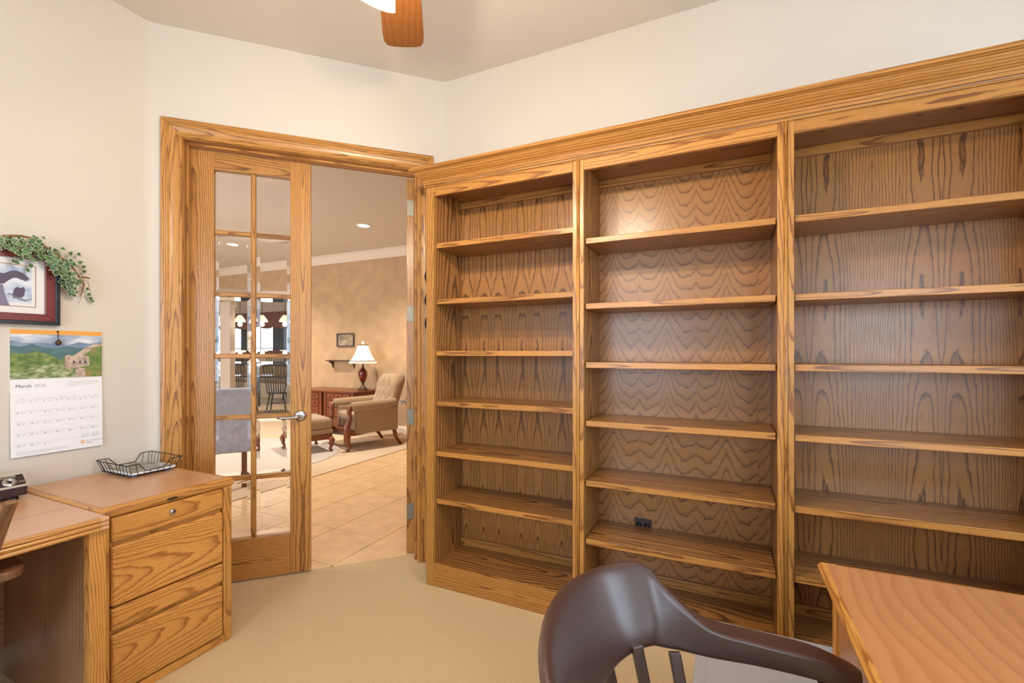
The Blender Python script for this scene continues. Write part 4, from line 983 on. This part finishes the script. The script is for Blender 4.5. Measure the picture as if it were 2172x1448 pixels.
# ottoman
ot = thing('ottoman', 'tan upholstered ottoman with cabriole legs in front of the armchair', 'ottoman', (-5.09, 4.385, 0), A)
OW, OD = .315, .235
b = MB(); b.box(-OW, OW, -OD, OD, .29, .45); b.build('cushion', 'tan_fabric', ot, bev=.05, seg=4)
b = MB(); b.box(-OW, OW, -OD, OD, .245, .30); b.build('fabric_band', 'tan_fabric', ot, bev=.01)
b = MB(); b.box(-OW+.01, OW-.01, -OD+.01, OD-.01, .165, .245); b.build('apron', 'chest', ot, bev=.006)
for sx_, sy_ in ((-1, -1), (-1, 1), (1, -1), (1, 1)):
    b = MB(); X, Y = sx_*(OW-.03), sy_*(OD-.03)
    b.tube([(X, Y, .19), (X+sx_*.022, Y+sy_*.022, .15), (X+sx_*.012, Y+sy_*.012, .08), (X, Y, .035), (X+sx_*.018, Y+sy_*.018, .012)], [.036, .036, .022, .017, .024], 10); b.build('leg', 'chest', ot)
# chests of drawers
def chest(label, x0, x1, cols):
    y0, y1, H = 5.40, 5.97, .70
    t = thing('chest', label, 'chest', (x0, y0, 0), 0, 'cherry chests along the tan wall'); W = x1-x0; D = y1-y0
    def cx(nm, m, X0, X1, Y0, Y1, Z0, Z1, g='x', fl='y', par=None, bev=.004): 
        b = MB(); b.box(X0, X1, Y0, Y1, Z0, Z1, g, fl); return b.build(nm, m, par or t, bev=bev)
    cx('carcass', 'chest', .02, W-.02, .02, D, .10, H-.03, 'z'); cx('chest_top', 'chest', 0, W, -.005, D, H-.03, H, 'x', 'z', bev=.008); cx('plinth', 'chest', .02, W-.02, .02, D-.03, .05, .12)
    for X in (.03, W-.08):
        for Y in (.03, D-.09): cx('foot', 'chest', X, X+.05, Y, Y+.05, 0, .06)
    for X in (.02, W-.07): cx('corner_column', 'chest', X, X+.05, .005, .03, .10, H-.03, 'z')
    dx0, dx1 = .085, W-.085; w3 = (dx1-dx0)/3
    def drawer(a, c, z0, z1, kind):
        d = cx('drawer', 'chest', a+.006, c-.006, .002, .024, z0+.006, z1-.006, bev=.005)
        if kind == 'knob':
            b = MB(); b.lathe([(0, 0), (.007, 0), (.007, .012), (.016, .018), (.013, .026), (0, .028)], ((a+c)/2, .002, (z0+z1)/2), 12, (0, -1, 0)); b.build('knob', 'brass', d)
        else:
            for X in (a+(c-a)*.25, a+(c-a)*.75):
                b = MB(); b.tube([(X-.045, -.004, (z0+z1)/2+.015), (X-.04, -.016, (z0+z1)/2-.012), (X, -.02, (z0+z1)/2-.022), (X+.04, -.016, (z0+z1)/2-.012), (X+.045, -.004, (z0+z1)/2+.015)], .004, 6); b.build('pull', 'brass', d)
    for k in range(3):
        for z0, z1 in ((.55, .665), (.435, .55)): drawer(dx0+w3*k, dx0+w3*(k+1), z0, z1, 'knob')
    drawer(dx0, dx1, .285, .435, 'pull'); drawer(dx0, dx1, .125, .285, 'pull')
    return t
chest('cherry chest of drawers carrying the red table lamp', -5.92, -5.25, 3)
chest('cherry chest of drawers partly behind the closed door leaf', -6.60, -5.93, 3)
# table lamp
tl = thing('table_lamp', 'red urn table lamp with a lit bell shade on the chest', 'lamp', (-5.36, 5.72, .70))
b = MB(); b.poly([(.085*math.cos(PI/4*k+PI/8)*1.05, .085*math.sin(PI/4*k+PI/8)*1.05, 0) for k in range(8)], (0, 0, .022)); b.lathe([(0, .02), (.06, .02), (.05, .045), (.024, .075), (.018, .10), (.026, .125), (.03, .14), (0, .14)]); b.build('base', 'bronze', tl, bev=.004)
b = MB(); b.lathe([(0, .13), (.032, .13), (.052, .17), (.067, .225), (.070, .27), (.064, .31), (.045, .335), (0, .335)], n=28); b.build('urn', 'lamp_red', tl)
b = MB(); b.lathe([(0, .33), (.046, .33), (.040, .345), (.022, .355), (.026, .365), (.012, .38), (.010, .43), (0, .43)]); b.build('neck', 'bronze', tl)
b = MB(); b.lathe([(.205, .475), (.165, .525), (.130, .590), (.100, .660), (.082, .735), (.080, .735), (.097, .66), (.127, .59), (.162, .525), (.202, .475)], n=36); b.build('lamp_shade', 'shade', tl)
b = MB(); b.lathe([(.204, .470), (.209, .470), (.209, .482), (.203, .482)], n=36); b.lathe([(.080, .73), (.086, .73), (.086, .742), (.079, .742)], n=36); b.build('shade_trim', 'shade_trim', tl)
b = MB()
for k in range(40):
    a = 2*PI*k/40; b.tube([(.206*math.cos(a), .206*math.sin(a), .472), (.206*math.cos(a), .206*math.sin(a), .438)], .010, 5)
o = b.build('fringe', 'shade', tl); o['kind'] = 'stuff'
b = MB(); b.lathe([(0, .74), (.008, .74), (.006, .755), (.020, .765), (.018, .785), (.006, .80), (0, .805)]); b.build('finial', 'shade', tl)
l = bpy.data.lights.new('lamp_bulb', 'POINT'); l.energy = 40; l.color = (1, .72, .42); l.shadow_soft_size = .04
o = bpy.data.objects.new('lamp_bulb', l); C.objects.link(o); o.parent = tl; o.location = (0, 0, .56)
# shelf and picture on the tan wall
sh = thing('wall_shelf', 'small dark bracket shelf on the tan wall', 'shelf', (-6.055, GY, 1.165))
b = MB(); b.box(-.31, .31, -.13, 0, 0, .018); b.build('board', 'dark_wood', sh, bev=.004)
for s in (-1, 1):
    b = MB(); b.poly([(s*.24, -.01, 0), (s*.24, -.11, 0), (s*.24, -.10, -.02), (s*.24, -.05, -.04), (s*.24, -.03, -.08), (s*.24, -.01, -.13)], (s*.018, 0, 0)); b.build('bracket', 'dark_wood', sh, bev=.003)
sp_ = thing('small_picture', 'small dark-framed landscape picture above the bracket shelf', 'picture', (-6.01, GY, 1.535))
b = MB()
for bx in ((-.2, .2, -.025, 0, -.118, -.098), (-.2, .2, -.025, 0, .098, .118), (-.2, -.18, -.025, 0, -.098, .098), (.18, .2, -.025, 0, -.098, .098)): b.box(*bx)
b.build('frame', 'dark_wood', sp_, bev=.002)
b = MB(); b.box(-.18, .18, -.012, -.001, -.098, .098); b.build('canvas', skymat('landscape_print', [(.3, srgb(78, 76, 62)), (.5, srgb(150, 132, 108)), (.7, srgb(196, 176, 152))], 8, (1, 1, 1)), sp_)
# recessed lights
for k, (x, y) in enumerate(((-4.43, 4.74), (-7.09, 4.69))):
    t = thing('recessed_light', ('recessed ceiling light seen through the open doorway', 'recessed ceiling light seen through the closed leaf')[k], 'ceiling light', (x, y, CEIL), 0, 'recessed lights')
    b = MB(); b.lathe([(.075, 0), (.075, -.006), (.098, -.006), (.10, 0)], n=32); b.build('trim_ring', 'white', t)
    b = MB(); b.lathe([(0, -.003), (.075, -.003), (.075, 0), (0, 0)], n=32); b.build('lens', 'downlight', t)
    l = bpy.data.lights.new('downlight_lamp', 'SPOT'); l.energy = 300; l.spot_size = math.radians(125); l.spot_blend = .8; l.color = (1, .88, .75); l.shadow_soft_size = .07
    o = bpy.data.objects.new('downlight_lamp', l); C.objects.link(o); o.parent = t; o.location = (0, 0, -.03)
# grey nailhead chair just beyond the door
PCA = math.radians(50)
pc_ = thing('parsons_chair', 'grey upholstered chair with nailhead trim behind the closed glazed leaf', 'chair', (-4.349, 2.772, 0), PCA)
# local: back plane at y=0 facing -y (to the camera); seat towards +y
b = MB(); b.poly([(-.27, 0, .34), (.225, 0, .34), (.25, .03, .95), (.20, .05, .965), (-.22, .05, .965), (-.27, .03, .95)][0:6], (0, .07, 0)); b.build('backrest', 'grey_fabric', pc_, bev=.02, seg=3)
b = MB(); b.box(-.25, .225, .06, .52, .34, .49); b.build('seat', 'grey_fabric', pc_, bev=.025, seg=3)
for x, y in ((-.22, .03), (.18, .03), (-.22, .48), (.18, .48)):
    b = MB(); b.box(x-.022, x+.022, y-.022, y+.022, 0, .345, 'z', 'y'); b.build('leg', 'brown_wood', pc_, bev=.003)
b = MB()
def nails(p, q, n):
    for k in range(n):
        f = k/(n-1); b.lathe([(0, .004), (.0045, .002), (.005, 0), (0, 0)], (p[0]+(q[0]-p[0])*f, p[1]+(q[1]-p[1])*f, p[2]+(q[2]-p[2])*f), 7, (0, -1, 0))
nails((.213, -.0005, .36), (.232, .024, .92), 36); nails((-.24, -.0005, .36), (.205, -.0005, .36), 28); nails((-.23, .0225, .925), (.222, .0225, .925), 28); nails((-.255, -.0005, .36), (-.255, .024, .92), 36)
o = b.build('nailheads', 'nickel', pc_); o['kind'] = 'stuff'

# ------------------------------------------------------------------ dining area
def windsor(label, x, y, rz):
    t = thing('windsor_chair', label, 'chair', (x, y, 0), rz, 'black spindle-back dining chairs'); R = 'black_wood'
    b = MB(); b.poly([(.22*math.cos(2*PI*k/24), .21*math.sin(2*PI*k/24), .43) for k in range(24)], (0, 0, .035)); b.build('seat', R, t, bev=.01)
    for sx_, sy_ in ((-1, -1), (-1, 1), (1, -1), (1, 1)):
        b = MB(); b.tube([(sx_*.13, sy_*.13, .44), (sx_*.20, sy_*.20, 0)], [.018, .013], 8); b.build('leg', R, t)
    for k in range(9):
        f = -1+2*k/8; b = MB(); b.tube([(f*.17, -.17, .46), (f*.23, -.27, 1.02)], [.010, .008], 6); b.build('spindle', R, t)
    b = MB(); b.tube([(-.25, -.26, 1.03), (-.12, -.285, 1.05), (.12, -.285, 1.05), (.25, -.26, 1.03)], [.022, .026, .026, .022], 8); b.build('crest_rail', R, t)
    for s in (-1, 1):
        b = MB(); b.tube([(s*.16, 0, .22), (0, 0, .22)], .010, 6); b.build('stretcher', R, t)
    return t
M['black_wood'] = plain('black_lacquer_wood', srgb(22, 19, 19), .5)
def at_floor(px, d): 
    l = (px-CX)/F*d; return l*CR[0]+d*CV[0], l*CR[1]+d*CV[1]
x, y = at_floor(508, 10.6); windsor('black spindle-back chair seen in the left column of panes', x, y, math.radians(28))
x, y = at_floor(590, 9.9); windsor('black spindle-back chair seen whole in the right column of panes', x, y, math.radians(40))
x, y = at_floor(446, 11.0); windsor('black spindle-back chair half hidden by the door stile', x, y, math.radians(20))
x, y = at_floor(622, 12.6); windsor('black spindle-back chair at the far side of the dining table', x, y, math.radians(200))
x, y = at_floor(545, 11.75)
dt = thing('dining_table', 'dark glossy dining table among the spindle-back chairs', 'table', (x, y, 0), math.radians(30))
b = MB(); b.box(-1.15, 1.15, -.5, .5, .70, .735); b.build('table_top', plain('table_gloss', srgb(46, 36, 34), .12, coat=.6), dt, bev=.01)
for sx_, sy_ in ((-1, -1), (-1, 1), (1, -1), (1, 1)):
    b = MB(); b.tube([(sx_*1.05, sy_*.42, .70), (sx_*1.05, sy_*.42, 0)], [.04, .028], 10); b.build('leg', 'black_wood', dt)
x, y = at_floor(560, 14.0)
sb = thing('window_bench', 'tan cushioned bench below the dining windows', 'bench', (x, y-.15, 0), 0)
b = MB(); b.box(-1.6, 1.6, -.3, .25, 0, .42); b.build('bench_base', 'trim', sb, bev=.01)
for k in range(3):
    b = MB(); b.box(-1.6+k*1.07, -1.6+k*1.07+1.05, -.3, .22, .42, .54); b.build('seat_cushion', 'tan_fabric', sb, bev=.04, seg=3)
    b = MB(); b.box(-1.58+k*1.07, -1.6+k*1.07+1.03, .06, .24, .54, .93); b.build('back_cushion', 'tan_fabric', sb, bev=.06, seg=3)
for k, (px, nm) in enumerate(((462, 'leftmost'), (509, 'second'), (556, 'third'), (604, 'rightmost'))):
    d = 10.8; x, y = at_floor(px, d); zc = 1.31+71/F*d
    t = thing('pendant_lamp', nm+' of the four lit pendants over the dining table', 'lamp', (x, y, zc), 0, 'dining pendants')
    b = MB(); b.lathe([(.035, .10), (.07, .05), (.11, -.01), (.12, -.06), (.117, -.06), (.105, -.01), (.066, .05), (.031, .10)], n=20); b.build('glass_shade', M['shade'], t)
    b = MB(); b.lathe([(0, -.03), (.03, -.02), (.04, .02), (.02, .06), (0, .07)], n=14); b.build('bulb', 'bulb', t)
    b = MB(); b.lathe([(0, .09), (.036, .09), (.03, .13), (.006, .14), (.006, CEIL-zc), (0, CEIL-zc)], n=10); b.build('stem', 'bronze', t)
    l = bpy.data.lights.new('pendant_bulb', 'POINT'); l.energy = 12; l.color = (1, .85, .65); l.shadow_soft_size = .05
    o = bpy.data.objects.new('pendant_bulb', l); C.objects.link(o); o.parent = t; o.location = (0, 0, -.12)
